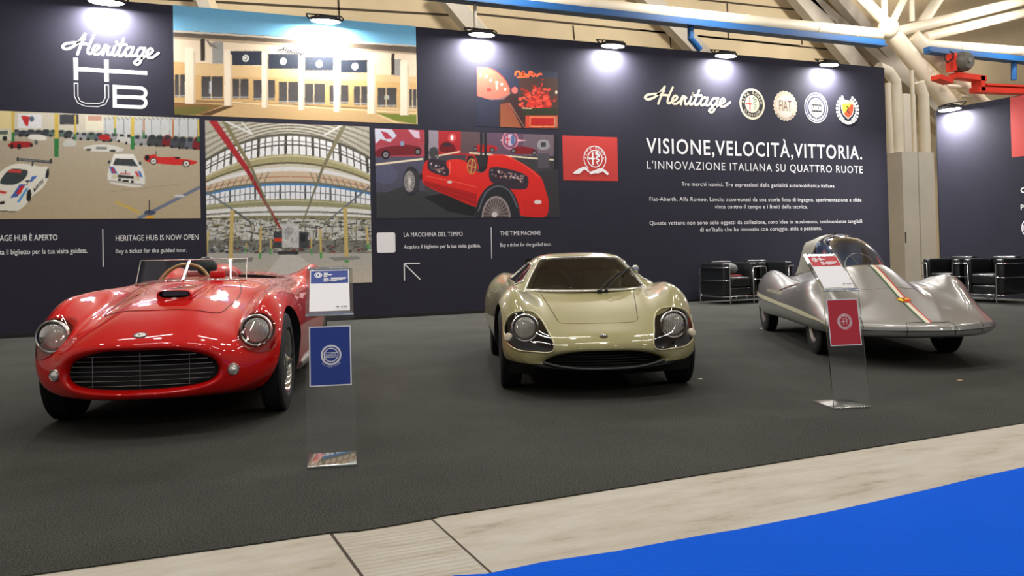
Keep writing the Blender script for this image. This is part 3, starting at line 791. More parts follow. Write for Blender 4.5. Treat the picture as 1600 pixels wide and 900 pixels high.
for k in range(5): b.tube([(-.022, -.194, drop(RB, 0, .195, 0)[0].z + .024 + k * .007), (.138, -.194, drop(RB, 0, .195, 0)[0].z + .024 + k * .007)], .0008, M_alu, 4)
b.build('scoop_mesh', red)
# bonnet outline, small vents
seam('bonnet_seam', RB, [(-.30, -.62), (-.375, -.3), (-.372, .05), (-.34, .30), (-.22, .40), (0, .43), (.22, .40), (.34, .30), (.372, .05), (.375, -.3), (.30, -.62)], red, M_gapred, .003)
for sx in (-1, 1): seam('wing_seam', RB, [(sx * .46, -.1), (sx * .485, -.5), (sx * .50, -.95)], red, M_gapred, .0018)
# curved windscreen
def screen(wv, zv, f0, curve, hgt, lean):
    N = 36; v = []; fc = []
    for i in range(N + 1):
        t = -1 + 2 * i / N; x = wv * math.sin(t * 1.18) / math.sin(1.18); f_ = f0 - curve * (1 - math.cos(t * 1.35)) / (1 - math.cos(1.35))
        z = drop(RB, x - .05, f_, 0)[0].z - .004
        for j in range(7):
            s_ = j / 6; v.append((x * (1 - .02 * s_) - .05, -(f_ - lean * s_), z + (zv - z) * s_))
    for i in range(N):
        for j in range(6): fc.append((i * 7 + j, (i + 1) * 7 + j, (i + 1) * 7 + j + 1, i * 7 + j + 1))
    return v, fc
v, fc = screen(.395, 1.02, -.44, .22, .16, .10)
ws = mesh_obj('windscreen', v, fc, glass('clear_plexi', (.90, .93, .92), .45, base=.05), red, 60)
b = MB(); b.tube([Vector(v[j]) for j in range(7)] + [Vector(v[i * 7 + 6]) for i in range(37)] + [Vector(v[36 * 7 + 6 - j]) for j in range(7)], .0035, M_lampglass, 6); b.build('screen_edge', ws, 60)
b = MB(); b.tube([Vector(v[i * 7]) + Vector((0, -.006, .006)) for i in range(37)], .006, M_chrome, 8)
for i in range(2, 36, 4): b.tube([Vector(v[i * 7]) + Vector((0, -.004, -.004)), Vector(v[i * 7]) + Vector((0, -.012, .014))], .006, M_chrome, 6)
b.build('screen_frame', ws, 50)
# mirror standing on the scuttle
b = MB(); zz = drop(RB, .17, -.52, 0)[0].z
b.box((.115, .50, zz + .010), (.225, .535, zz + .062), M_red, .014, 3); b.tube([(.17, .52, zz - .004), (.17, .52, zz + .02)], .012, M_red, 8); b.build('mirror', red, 40)
# cockpit furniture
def torus(b, c, R, r, m, mt, seg=48):
    b.tube([mt @ Vector((R * math.cos(2 * PI * k / seg), R * math.sin(2 * PI * k / seg), 0)) for k in range(seg)], r, m, 10, closed=True)
mt = Matrix.Translation((-.165, .93, .81)) @ Matrix.Rotation(math.radians(68), 4, 'X')
b = MB(); torus(b, None, .185, .014, M_wood, mt); sw = b.build('steering_wheel', red, 60)
b = MB()
for a in (PI / 2, PI * 7 / 6, PI * 11 / 6): b.tube([mt @ Vector((0, 0, -.02)), mt @ Vector((.18 * math.cos(a), .18 * math.sin(a), 0))], .008, M_alu, 8)
b.lathe([(.001, -.01), (.04, -.015), (.04, -.04)], M_alu, 20, 'z', (0, 0, 0), mt); b.tube([mt @ Vector((0, 0, -.03)), mt @ Vector((0, 0, -.4))], .018, M_dark, 8); b.build('spokes', sw, 50)
b = MB(); b.box((-.36, 1.20, .40), (.10, 1.62, .52), M_leather, .05, 3); b.box((-.36, 1.58, .45), (.10, 1.70, .92), mat('red_leather', (150, 22, 18), .5), .05, 3); b.build('seat', red, 40)
b = MB(); bm = bmesh.new(); bmesh.ops.create_uvsphere(bm, u_segments=24, v_segments=16, radius=1); b.bm(bm, M_leather, Matrix.Translation((-.155, 1.62, .955)) @ Matrix.Diagonal((.085, .07, .085, 1))); b.build('headrest', red, 60)
b = MB(); bm = bmesh.new(); bmesh.ops.create_uvsphere(bm, u_segments=24, v_segments=16, radius=1); b.bm(bm, M_red, Matrix.Translation((-.155, 2.05, .86)) @ Matrix.Diagonal((.20, .42, .12, 1))); b.build('headrest_fairing', red, 60)
for sx in (-1, 1):
    for f_ in (0, -2.4): wheel(red, sx * .665, f_, .325, .15, .215, 'wire')
b = MB(); b.tube([(.72, .62, .22), (.735, 1.5, .22), (.74, 1.95, .22)], .035, M_alu, 12); b.build('exhaust_pipe', red, 50)

# ================================================================== CREAM COUPE
mid = thing('car', 'low olive cream coupe with faired headlights, between the other two cars', 'car', (3.21, 5.804, 0), math.radians(-22))
net = [
 [(0,.50,.318),(.15,.49,.316),(.26,.475,.304),(.345,.455,.286),(.405,.44,.258),(.385,.445,.247),(.33,.46,.238),(.24,.48,.232),(.13,.49,.229),(0,.50,.228)],
 [(0,.645,.326),(.15,.633,.324),(.266,.612,.311),(.352,.588,.290),(.416,.570,.258),(.395,.575,.244),(.338,.593,.233),(.246,.618,.226),(.13,.635,.223),(0,.645,.222)],
 [(0,.672,.337),(.155,.660,.335),(.28,.635,.322),(.37,.608,.299),(.440,.585,.259),(.415,.590,.238),(.35,.612,.224),(.252,.640,.215),(.13,.66,.211),(0,.672,.210)],
 [(0,.668,.362),(.17,.655,.360),(.32,.625,.346),(.44,.588,.325),(.535,.550,.288),(.535,.548,.250),(.46,.580,.222),(.30,.630,.206),(.15,.652,.201),(0,.66,.200)],
 [(0,.600,.422),(.20,.586,.420),(.36,.555,.412),(.475,.520,.420),(.570,.482,.415),(.638,.452,.358),(.648,.448,.285),(.56,.500,.228),(.30,.590,.196),(0,.61,.192)],
 [(0,.37,.492),(.20,.365,.492),(.37,.355,.497),(.475,.345,.530),(.590,.325,.590),(.682,.300,.505),(.712,.290,.375),(.698,.290,.262),(.50,.35,.188),(0,.38,.180)],
 [(0,.10,.572),(.20,.10,.573),(.38,.10,.580),(.49,.10,.640),(.602,.10,.722),(.698,.10,.650),(.738,.10,.480),(.732,.10,.300),(.62,.10,.182),(0,.10,.17)],
 [(0,-.15,.632),(.20,-.15,.633),(.39,-.15,.642),(.50,-.15,.694),(.606,-.15,.758),(.706,-.15,.684),(.748,-.15,.500),(.740,-.15,.310),(.66,-.15,.178),(0,-.15,.165)],
 [(0,-.42,.694),(.20,-.42,.694),(.40,-.42,.698),(.52,-.42,.716),(.612,-.42,.752),(.708,-.42,.682),(.754,-.42,.505),(.745,-.42,.310),(.67,-.42,.175),(0,-.42,.16)],
 [(0,-.9,.715),(.22,-.9,.715),(.42,-.9,.718),(.54,-.9,.722),(.630,-.9,.722),(.715,-.9,.662),(.762,-.9,.505),(.752,-.9,.310),(.68,-.9,.175),(0,-.9,.16)],
 [(0,-1.45,.74),(.22,-1.45,.74),(.42,-1.45,.742),(.55,-1.45,.745),(.645,-1.45,.745),(.745,-1.45,.675),(.798,-1.45,.510),(.782,-1.45,.315),(.70,-1.45,.18),(0,-1.45,.16)],
 [(0,-1.95,.77),(.22,-1.95,.77),(.42,-1.95,.778),(.55,-1.95,.795),(.660,-1.95,.800),(.778,-1.95,.705),(.832,-1.95,.520),(.812,-1.95,.325),(.71,-1.95,.19),(0,-1.95,.17)],
 [(0,-2.4,.76),(.22,-2.4,.76),(.42,-2.4,.770),(.54,-2.4,.790),(.640,-2.4,.795),(.755,-2.4,.700),(.805,-2.4,.525),(.79,-2.4,.34),(.69,-2.4,.21),(0,-2.4,.19)],
 [(0,-2.9,.70),(.22,-2.9,.70),(.40,-2.9,.70),(.51,-2.9,.705),(.590,-2.9,.700),(.68,-2.9,.64),(.72,-2.9,.52),(.70,-2.9,.38),(.62,-2.9,.27),(0,-2.9,.25)],
 [(0,-3.02,.64),(.2,-3.02,.64),(.36,-3.02,.64),(.46,-3.02,.64),(.53,-3.02,.635),(.60,-3.02,.59),(.62,-3.02,.50),(.60,-3.02,.40),(.54,-3.02,.33),(0,-3.02,.32)],
]
rawm, MBV = body_from_net(net, NU, NV, M_cream, M_dark, 5)
def two_tone(me, zcut, ymax, dark):
    bm = bmesh.new(); bm.from_mesh(me); me.materials.append(dark); k = len(me.materials) - 1
    bmesh.ops.bisect_plane(bm, geom=bm.verts[:] + bm.edges[:] + bm.faces[:], plane_co=(0, 0, zcut), plane_no=(0, -.035, 1), dist=1e-5)
    for f in bm.faces:
        c = f.calc_center_median()
        if c.z < zcut + .035 * c.y and c.y < ymax: f.material_index = k
    bm.to_mesh(me); bm.free(); me.update()
two_tone(rawm, .262, 1.9, M_black)
cut = []
for sx in (-1, 1):
    for f_ in (0, -2.1): cut.append(cyl_mesh('x', (0, -f_, .30), .335, sx * .54, sx * .95, M_dark, 64))
lamp_outline = [(.365, .335), (.352, .372), (.385, .455), (.425, .530), (.475, .572), (.555, .588), (.630, .565), (.672, .505), (.678, .44), (.655, .375), (.60, .340), (.50, .330)]
for sx in (-1, 1):
    o2 = [(sx * a, c) for a, c in round_poly(lamp_outline, 6)]
    cut.append(prism_mesh(o2, 'y', -.9, -.30, M_dark))
cab = round_poly([(-.50, .52), (-.3, .44), (0, .40), (.3, .44), (.50, .52), (.56, .9), (.55, 1.4), (.3, 1.5), (-.3, 1.5), (-.55, 1.4), (-.56, .9)], 6)
cut.append(prism_mesh(cab, 'z', .30, 1.3, mat('olive_cabin_trim', (116, 122, 84), .7)))
link_mesh('body', boolean(rawm.copy(), cut), mid, 38)
for sx in (-1, 1):
    o2 = [(sx * a, c) for a, c in round_poly([(.5 + (a - .515) * 1.04 + .015, .455 + (c - .455) * 1.04) for a, c in lamp_outline], 6)]
    cv = keep_faces(boolean(rawm.copy(), [prism_mesh(o2, 'y', -.9, -.25, M_black)], 'INTERSECT'), M_cream, .003)
    cv.materials.clear(); cv.materials.append(G_cover); cv.polygons.foreach_set('material_index', np.zeros(len(cv.polygons), dtype=np.int32))
    cvo = link_mesh('headlight_cover', cv, mid, 60)
    b = MB(); P = []
    for a, c in o2:
        p, n = front_hit(MBV, a, c, .004)
        if p is not None and abs(p.y + .4) < .4: P.append(p)
    b.tube(P, .005, mat('pale_lamp_rim', (205, 198, 160), .35, metal=.4), 8, closed=True); b.build('cover_rim', cvo, 60)
    round_lamp('headlight', mid, sx * .538, .385, .478, .090)
    # round indicator on the wing side
    p, n = side_hit(MBV, sx, .405, .415, 0); nn = (n + Vector((0, -.5, 0))).normalized(); mt = align(p, nn)
    b = MB(); b.lathe([(.030, -.012), (.030, .014), (.024, .026), (.001, .031)], mat('cream_indicator_lens', (226, 216, 190), .3), 24, 'z', (0, 0, 0), mt); b.build('indicator', mid, 50)
seam('lid_seam', MBV, [(-.375, -.36), (-.335, -.02), (-.292, .30)], mid, M_gap, .0026, 10)
seam('lid_seam', MBV, [(.375, -.36), (.335, -.02), (.292, .30)], mid, M_gap, .0026, 10)
seam('lid_seam', MBV, [(-.292, .30), (-.265, .335), (0, .355), (.265, .335), (.292, .30)], mid, mat('soft_gap', (120, 112, 74), .6), .0014, 8)
p, n = front_hit(MBV, 0, .425, .002); mt = align(p, n)
b = MB(); b.lathe([(.001, .004), (.022, .004), (.027, 0)], mat('dark_bronze', (70, 56, 36), .35, metal=.7), 24, 'z', (0, 0, 0), mt @ Matrix.Diagonal((1.15, .9, 1, 1)))
for a0 in (-.011, .008): b.tube([mt @ Vector((a0 + .007 * math.cos(t), .008 * math.sin(t), .006)) for t in np.linspace(.5, 5.6, 12)], .0025, M_chrome, 6)
b.build('badge', mid, 50)
# dark mesh in the intake and the black valance under the nose
b = MB()
for k in range(5):
    z = .235 + k * .018; hw = np.interp(z, [.22, .255, .29, .32], [.2, .39, .32, .15]); b.tube([(x, -(.60 - .45 * x * x), z) for x in np.linspace(-hw, hw, 13)], .0022, mat('dark_grille_wire', (44, 44, 42), .5), 5)
b.build('grille', mid)
b = MB(); P = []
for t in np.linspace(-1, 1, 41):
    x = .425 * t; P.append((x, -(.678 - .46 * x * x), .209 + .045 * abs(t) ** 3))
b.tube(P, .0085, mat('dark_grey_lip', (62, 64, 62), .4), 8); b.build('intake_lip', mid, 60)
b = MB(); v = []; fc = []
xs = np.linspace(-.66, .66, 31)
for x in xs:
    f0 = .63 - .45 * x * x; v += [(x, -f0 + .03, .235), (x, -f0 + .10, .15), (x, .25, .12), (x, .25, .19)]
for i in range(30): fc += [(i * 4, i * 4 + 4, i * 4 + 5, i * 4 + 1), (i * 4 + 1, i * 4 + 5, i * 4 + 6, i * 4 + 2)]
b.add(v, fc, M_black); b.build('valance', mid, 50)

# greenhouse: one lofted surface split into roof, windscreen and side glass
G = [
 [(0,-.335,.690),(.20,-.348,.690),(.38,-.392,.694),(.500,-.455,.705),(.590,-.50,.720),(.625,-.52,.722)],
 [(0,-.60,.842),(.175,-.61,.842),(.33,-.64,.838),(.432,-.685,.828),(.535,-.70,.775),(.605,-.72,.722)],
 [(0,-.86,.968),(.15,-.865,.967),(.275,-.885,.960),(.355,-.92,.942),(.475,-.95,.835),(.600,-.96,.722)],
 [(0,-.93,.990),(.15,-.935,.988),(.285,-.955,.978),(.368,-.985,.955),(.480,-1.02,.845),(.604,-1.02,.724)],
 [(0,-1.15,1.004),(.15,-1.15,1.002),(.285,-1.16,.990),(.372,-1.18,.962),(.492,-1.20,.850),(.615,-1.20,.730)],
 [(0,-1.45,.990),(.15,-1.45,.988),(.28,-1.45,.974),(.370,-1.46,.945),(.500,-1.48,.845),(.630,-1.48,.742)],
 [(0,-1.62,.950),(.15,-1.62,.948),(.27,-1.62,.936),(.355,-1.64,.905),(.500,-1.68,.830),(.640,-1.70,.760)],
]
G = np.array(G); nu, nv = 10, 10
fine = np.stack([cr(G[:, k], nu) for k in range(6)], axis=1)
rows = []
for row in fine:
    left = row[1:][::-1].copy(); left[:, 0] *= -1
    rows.append(cr(np.vstack([left, row]), nv))
rows = np.array(rows); nr, nc, _ = rows.shape      # nc = 10*10+1, centre = 50
V = rows.reshape(-1, 3).copy(); V[:, 1] *= -1
parts = {'roof': [], 'windscreen': [], 'side_glass_l': [], 'side_glass_r': [], 'frame': []}
for i in range(nr - 1):
    for k in range(nc - 1):
        fq = (i * nc + k, i * nc + k + 1, (i + 1) * nc + k + 1, (i + 1) * nc + k)
        u = (i + .5) / nu; c = abs(k + .5 - 50) / nv
        if u < 2.0 and c < 3.0:
            parts['frame' if (c > 2.85 or u < .06 or u > 1.94) else 'windscreen'].append(fq)
        elif 3.35 < c < 4.7 and u < 5.0 and u > .6 + max(0, 0):
            parts['frame' if (abs(c - 3.4) < .06 or abs(u - .65) < .06 or abs(u - 4.95) < .06) else ('side_glass_r' if k > 50 else 'side_glass_l')].append(fq)
        else: parts['roof'].append(fq)
def sub(name, fs, m, parent, off=0):
    used = sorted({i for q in fs for i in q}); mp = {o: n for n, o in enumerate(used)}
    return mesh_obj(name, [V[i] for i in used], [tuple(mp[i] for i in q) for q in fs], m, parent, 50)
roof = sub('roof', parts['roof'], M_cream, mid)
md = roof.modifiers.new('thick', 'SOLIDIFY'); md.thickness = .012; md.offset = -1
roof.data.materials.append(mat('dark_headliner', (30, 30, 26), .8)); md.material_offset = 1
wsm = sub('windscreen', parts['windscreen'], G_tint, mid)
sub('side_window', parts['side_glass_l'], G_tint, mid); sub('side_window', parts['side_glass_r'], G_tint, mid)
fr = sub('window_frame', parts['frame'], mat('bright_window_trim', (196, 194, 182), .25, metal=.9), mid)
md = fr.modifiers.new('thick', 'SOLIDIFY'); md.thickness = .014; md.offset = 0
# rear bulkhead, dashboard, seats, wheel
M_trim = mat('olive_cabin_trim')
b = MB()
pr = rows[-1]; N = len(pr); v = [(p[0], -p[1], p[2]) for p in pr] + [(p[0] * .98, -p[1] + .0, .70) for p in pr]
fc = [(i, i + 1, N + i + 1, N + i) for i in range(N - 1)]
b.add(v, fc, M_cream); b.build('rear_panel', mid, 40)
b = MB(); b.box((-.44, 1.54, .79), (.44, 1.57, .95), mat('dark_rear_glass', (10, 12, 12), .1), .01); b.box((-.5, 1.54, .45), (.5, 1.58, .79), M_trim, .01); b.build('rear_bulkhead', mid)
b = MB(); b.box((-.50, .52, .60), (.50, .68, .69), M_dark, .03, 3); bm = bmesh.new(); bmesh.ops.create_uvsphere(bm, u_segments=20, v_segments=12, radius=1); b.bm(bm, M_dark, Matrix.Translation((-.24, .62, .69)) @ Matrix.Diagonal((.15, .10, .045, 1))); b.build('dashboard', mid, 40)
for sx in (-1, 1):
    b = MB(); b.box((sx * .25 - .19, .95, .32), (sx * .25 + .19, 1.35, .44), M_trim, .05, 3); b.box((sx * .25 - .19, 1.34, .36), (sx * .25 + .19, 1.46, .84), M_trim, .05, 3); b.build('seat', mid, 40)
mt = Matrix.Translation((-.24, .84, .70)) @ Matrix.Rotation(math.radians(66), 4, 'X')
b = MB(); torus(b, None, .17, .011, M_dark, mt); sw = b.build('steering_wheel', mid, 60)
b = MB(); b.tube([mt @ Vector((-.165, 0, 0)), mt @ Vector((.165, 0, 0))], .007, M_alu, 6); b.tube([mt @ Vector((0, 0, 0)), mt @ Vector((0, -.165, 0))], .007, M_alu, 6); b.build('spokes', sw)
# single wiper with its two arms and pivot
def gp(x, f_, off=.012):
    i = np.argmin(np.abs(rows[:, 50, 1] - f_)); r = rows[i]; k = np.argmin(np.abs(r[:, 0] - x)); q = r[k]; return Vector((q[0], -q[1], q[2] + off))
b = MB(); base = drop(MBV, .10, -.325, .0)[0]
b.lathe([(.001, .03), (.018, .028), (.02, 0)], M_blackplas, 14, 'z', base); b.lathe([(.001, .03), (.014, .028), (.016, 0)], M_blackplas, 14, 'z', base + Vector((.055, .01, 0)))
tip = gp(.405, -.62, .02)
b.tube([base + Vector((0, 0, .028)), gp(.22, -.47, .03), tip], .004, M_blackplas, 6); b.tube([base + Vector((.055, .01, .028)), gp(.27, -.48, .03), tip + Vector((.012, .02, .004))], .004, M_blackplas, 6)
b.tube([gp(.27, -.53, .008), gp(.40, -.64, .008), gp(.44, -.70, .006)], .006, M_blackplas, 6); b.build('wiper', mid, 50)
b = MB(); q = gp(.43, -.64, .01) + Vector((.025, .0, .01)); bm = bmesh.new(); bmesh.ops.create_uvsphere(bm, u_segments=20, v_segments=12, radius=1); b.bm(bm, M_chrome, Matrix.Translation(q) @ Matrix.Diagonal((.032, .02, .034, 1))); b.tube([q, q + Vector((.01, .0, -.06))], .007, M_chrome, 8); b.build('mirror', mid, 50)
seam('door_seam', MBV, [(-.66, -.55), (-.668, -.8), (-.675, -1.2)], mid, M_gap, .0018)
b = MB(); p, n = side_hit(MBV, -1, -.55, .66, .002); b.tube([p, p + Vector((0, .0, -.02)), side_hit(MBV, -1, -.56, .50, .002)[0], side_hit(MBV, -1, -.58, .32, .002)[0]], .002, M_gap, 5); b.build('door_seam', mid)
for sx in (-1, 1):
    wheel(mid, sx * .64, 0, .295, .165, .19, 'disc'); wheel(mid, sx * .69, -2.1, .295, .185, .19, 'disc')

# ================================================================== SILVER RECORD CAR
sil = thing('car', 'silver streamlined record car with bubble canopy and tricolour nose stripe, right of the stand', 'car', (6.414, 6.026, 0), math.radians(-28.5))
net = [
 [(0,1.180,.318),(.18,1.158,.318),(.34,1.088,.318),(.46,1.010,.318),(.55,.935,.318),(.615,.870,.318),(.645,.825,.316),(.58,.890,.308),(.30,1.100,.306),(0,1.17,.305)],
 [(0,1.165,.350),(.18,1.143,.350),(.345,1.072,.350),(.47,.990,.350),(.565,.908,.350),(.635,.838,.347),(.668,.795,.318),(.59,.870,.282),(.30,1.090,.274),(0,1.155,.272)],
 [(0,1.110,.372),(.18,1.090,.372),(.352,1.020,.372),(.48,.938,.373),(.575,.850,.374),(.648,.775,.366),(.684,.735,.320),(.60,.820,.266),(.32,1.040,.256),(0,1.10,.254)],
 [(0,.86,.444),(.18,.84,.440),(.36,.78,.430),(.475,.705,.434),(.575,.620,.460),(.668,.545,.436),(.716,.510,.352),(.665,.560,.265),(.40,.80,.242),(0,.86,.238)],
 [(0,.56,.538),(.18,.545,.528),(.35,.50,.498),(.462,.445,.520),(.572,.380,.592),(.684,.320,.528),(.736,.295,.362),(.70,.31,.268),(.45,.50,.238),(0,.56,.232)],
 [(0,.20,.672),(.18,.195,.645),(.34,.18,.572),(.452,.165,.610),(.565,.150,.712),(.695,.135,.630),(.748,.13,.372),(.712,.13,.272),(.48,.17,.236),(0,.20,.230)],
 [(0,-.22,.812),(.17,-.22,.775),(.32,-.22,.650),(.44,-.22,.625),(.568,-.22,.700),(.695,-.22,.615),(.752,-.22,.388),(.715,-.22,.272),(.5,-.22,.236),(0,-.22,.230)],
 [(0,-.60,.850),(.19,-.60,.822),(.335,-.60,.700),(.45,-.60,.615),(.570,-.60,.640),(.688,-.60,.575),(.752,-.60,.399),(.715,-.60,.272),(.5,-.60,.236),(0,-.60,.230)],
 [(0,-.95,.860),(.20,-.95,.838),(.335,-.95,.730),(.45,-.95,.625),(.570,-.95,.615),(.685,-.95,.560),(.750,-.95,.408),(.712,-.95,.270),(.5,-.95,.234),(0,-.95,.228)],
 [(0,-1.35,.860),(.19,-1.35,.838),(.31,-1.35,.720),(.44,-1.35,.640),(.578,-1.35,.680),(.692,-1.35,.598),(.748,-1.35,.418),(.708,-1.35,.262),(.5,-1.35,.230),(0,-1.35,.225)],
 [(0,-1.75,.845),(.17,-1.75,.815),(.28,-1.75,.700),(.43,-1.75,.665),(.582,-1.75,.735),(.695,-1.75,.635),(.740,-1.75,.428),(.700,-1.75,.255),(.5,-1.75,.228),(0,-1.75,.222)],
 [(0,-2.15,.78),(.15,-2.15,.745),(.27,-2.15,.655),(.42,-2.15,.650),(.565,-2.15,.715),(.67,-2.15,.620),(.708,-2.15,.438),(.67,-2.15,.262),(.48,-2.15,.235),(0,-2.15,.23)],
 [(0,-2.60,.65),(.14,-2.60,.635),(.26,-2.60,.58),(.38,-2.60,.585),(.505,-2.60,.62),(.59,-2.60,.56),(.625,-2.60,.44),(.59,-2.60,.32),(.43,-2.60,.285),(0,-2.60,.28)],
 [(0,-3.05,.52),(.12,-3.05,.515),(.22,-3.05,.49),(.31,-3.05,.49),(.41,-3.05,.50),(.47,-3.05,.48),(.49,-3.05,.44),(.47,-3.05,.40),(.35,-3.05,.375),(0,-3.05,.37)],
 [(0,-3.22,.455),(.10,-3.22,.455),(.18,-3.22,.45),(.25,-3.22,.45),(.33,-3.22,.45),(.38,-3.22,.448),(.39,-3.22,.44),(.37,-3.22,.425),(.28,-3.22,.42),(0,-3.22,.42)],
]
NVS = 7
rings = loft_grid(net, 8, NVS)
v, f = loft_mesh(rings); rawS = tmp_mesh(v, f, [M_silver]); SB = BVHTree.FromPolygons([tuple(p) for p in v], [tuple(q) for q in f])
cut = []
for sx in (-1, 1):
    for f_, xx in ((0, .58), (-2.29, .56)):
        cut.append(cyl_mesh('x', (0, -f_, .285), .325, sx * (xx - .13), sx * (xx + .08), M_dark, 56))
ck = round_poly([(-.20, .42), (0, .34), (.20, .42), (.26, .8), (.25, 1.3), (0, 1.36), (-.25, 1.3), (-.26, .8)], 8)
cut.append(prism_mesh(ck, 'z', .42, 1.4, mat('blue_grey_cockpit', (166, 184, 210), .6)))
link_mesh('body', boolean(rawS.copy(), cut), sil, 38)
# cream belt line round the flanks (over control column 6 of the net)
M_belt = mat('cream_belt_paint', (224, 218, 184), .4, coat=.5)
for sgn in (1, -1):
    col = 6 * NVS; ringn = rings.shape[1]; bv = []; bf = []; n_ = 0
    for i in range(17, rings.shape[0] - 6):
        for dk in (-1.0, 0, 1.0):
            k = col + dk * .85; k0 = int(math.floor(k)); t = k - k0
            if sgn < 0: k0m, k1m = (ringn - k0) % ringn, (ringn - k0 - 1) % ringn
            else: k0m, k1m = k0, k0 + 1
            p = rings[i, k0m] * (1 - t) + rings[i, k1m] * t
            bv.append((p[0] + sgn * .004, -p[1], p[2] + .012))
        n_ += 1
    for i in range(n_ - 1):
        for j in range(2):
            q = (i * 3 + j, i * 3 + j + 1, (i + 1) * 3 + j + 1, (i + 1) * 3 + j); bf.append(q if sgn < 0 else q[::-1])
    mesh_obj('belt_stripe', bv, bf, M_belt, sil, 60)
# tricolour stripe and shield badge on the nose
b = MB(); fs = np.linspace(1.105, -.235, 70)
ribbon(SB, b, [-.034, -.017], fs, mat('stripe_green', (34, 92, 58), .35, coat=.6))
ribbon(SB, b, [-.017, 0, .017], fs, mat('stripe_white', (236, 226, 202), .35, coat=.6))
ribbon(SB, b, [.017, .034], fs, mat('stripe_red', (196, 44, 36), .35, coat=.6))
b.build('nose_stripe', sil, 60)
p, n = drop(SB, 0, .60, .005); mt = align(p, n, Vector((0, 1, 0)))
b = MB(); sh_ = [(-.052, .045), (.052, .045), (.05, .0), (.03, -.035), (0, -.055), (-.03, -.035), (-.05, 0)]
def plate(pts, h, m): b.add([mt @ Vector((x, y, h)) for x, y in pts] + [mt @ Vector((x, y, -.01)) for x, y in pts], [tuple(range(len(pts)))] + [(i, (i + 1) % len(pts), len(pts) + (i + 1) % len(pts), len(pts) + i) for i in range(len(pts))], m)
plate([(x * 1.1, y * 1.1) for x, y in sh_], .002, mat('gilt_edge', (150, 120, 60), .35, metal=.6))
plate([(-.052, .026), (.052, .026), (-.03, -.035), (-.05, 0)], .004, mat('badge_yellow', (246, 206, 30), .35))
plate([(.052, .026), (.05, 0), (.03, -.035), (0, -.055), (-.03, -.035)], .0042, mat('badge_red', (220, 60, 36), .35))
plate([(-.052, .045), (.052, .045), (.052, .028), (-.052, .028)], .0044, mat('badge_red', (220, 60, 36), .35))
b.tube([mt @ Vector(q) for q in [(-.016, .018, .006), (.0, .008, .006), (-.010, -.006, .006), (.008, -.014, .006), (.012, -.026, .006)]], .004, M_dark, 5)
b.build('badge', sil)
# seams: nose panel and wing joints
def nose_front(x, z): return front_hit(SB, x, z, .0005)[0]
def seam3(name, P, m=M_gap, r=.0026):
    b = MB(); b.tube([p for p in P if p is not None], r, m, 6); return b.build(name, sil, 60)
seam3('nose_panel_seam', [nose_front(-.18, z) for z in np.linspace(.262, .362, 8)] + [drop(SB, -.165, 1.085, .0004)[0]] + [drop(SB, x, 1.09 - .1 * x * x, .0004)[0] for x in np.linspace(-.14, .14, 10)] + [drop(SB, .165, 1.07, .0004)[0]] + [nose_front(.20, z) for z in np.linspace(.358, .262, 8)])
for sx in (-1, 1):
    seam3('wing_seam', [nose_front(sx * .475, z) for z in np.linspace(.275, .36, 7)] + [drop(SB, sx * x, f_, .0004)[0] for x, f_ in ([(.468, .93), (.455, .86), (.452, .72), (.452, .55), (.447, .42)] if sx < 0 else [(.468, .955)])])
seam('bonnet_seam', SB, [(-.30, -.15), (-.27, .1), (-.2, .28), (0, .33), (.2, .28), (.27, .1), (.30, -.15)], sil, mat('faint_gap', (120, 116, 108), .5), .0014)
# bubble canopy
C_ = [
 [(0,-.215,.806),(.06,-.225,.800),(.12,-.250,.788),(.17,-.285,.770),(.21,-.33,.750),(.235,-.37,.735)],
 [(0,-.33,.885),(.10,-.345,.872),(.185,-.39,.840),(.235,-.44,.805),(.262,-.48,.775),(.275,-.50,.745)],
 [(0,-.52,1.000),(.12,-.53,.985),(.215,-.55,.935),(.268,-.58,.870),(.292,-.60,.810),(.300,-.61,.745)],
 [(0,-.72,1.090),(.12,-.72,1.072),(.215,-.72,1.012),(.272,-.72,.925),(.300,-.72,.835),(.308,-.72,.750)],
 [(0,-.90,1.128),(.12,-.90,1.110),(.215,-.90,1.050),(.272,-.90,.955),(.302,-.90,.850),(.310,-.90,.755)],
 [(0,-1.0,1.134),(.12,-1.0,1.116),(.215,-1.0,1.056),(.272,-1.0,.960),(.302,-1.0,.852),(.310,-1.0,.755)],
]
C_ = [[(x * .94, -.215 + (f_ + .215) * 1.45, z) for x, f_, z in r] for r in C_]
def half_loft(G_, nu, nv):
    G_ = np.array(G_, float); K = G_.shape[1]; fine = np.stack([cr(G_[:, k], nu) for k in range(K)], axis=1); out = []
    for row in fine:
        left = row[1:][::-1].copy(); left[:, 0] *= -1; out.append(cr(np.vstack([left, row]), nv))
    return np.array(out)
rw = half_loft(C_, 8, 6); nr, nc, _ = rw.shape
V = rw.reshape(-1, 3).copy(); V[:, 1] *= -1; top = []; low = []; hoop = []
for i in range(nr - 1):
    for k in range(nc - 1):
        q = (i * nc + k, i * nc + k + 1, (i + 1) * nc + k + 1, (i + 1) * nc + k)
        zc_ = V[list(q), 2].mean(); yc = V[list(q), 1].mean()
        if i >= nr - 4: hoop.append(q)
        elif zc_ > 1.082 : top.append(q)
        else: low.append(q)
sub('canopy_glass', low, G_bubble, sil); sub('canopy_top', top, mat('black_tinted_perspex', (14, 13, 12), .06, coat=1), sil)
hp = sub('canopy_hoop', hoop, mat('dark_canopy_edge', (46, 44, 40), .4, metal=.6), sil)
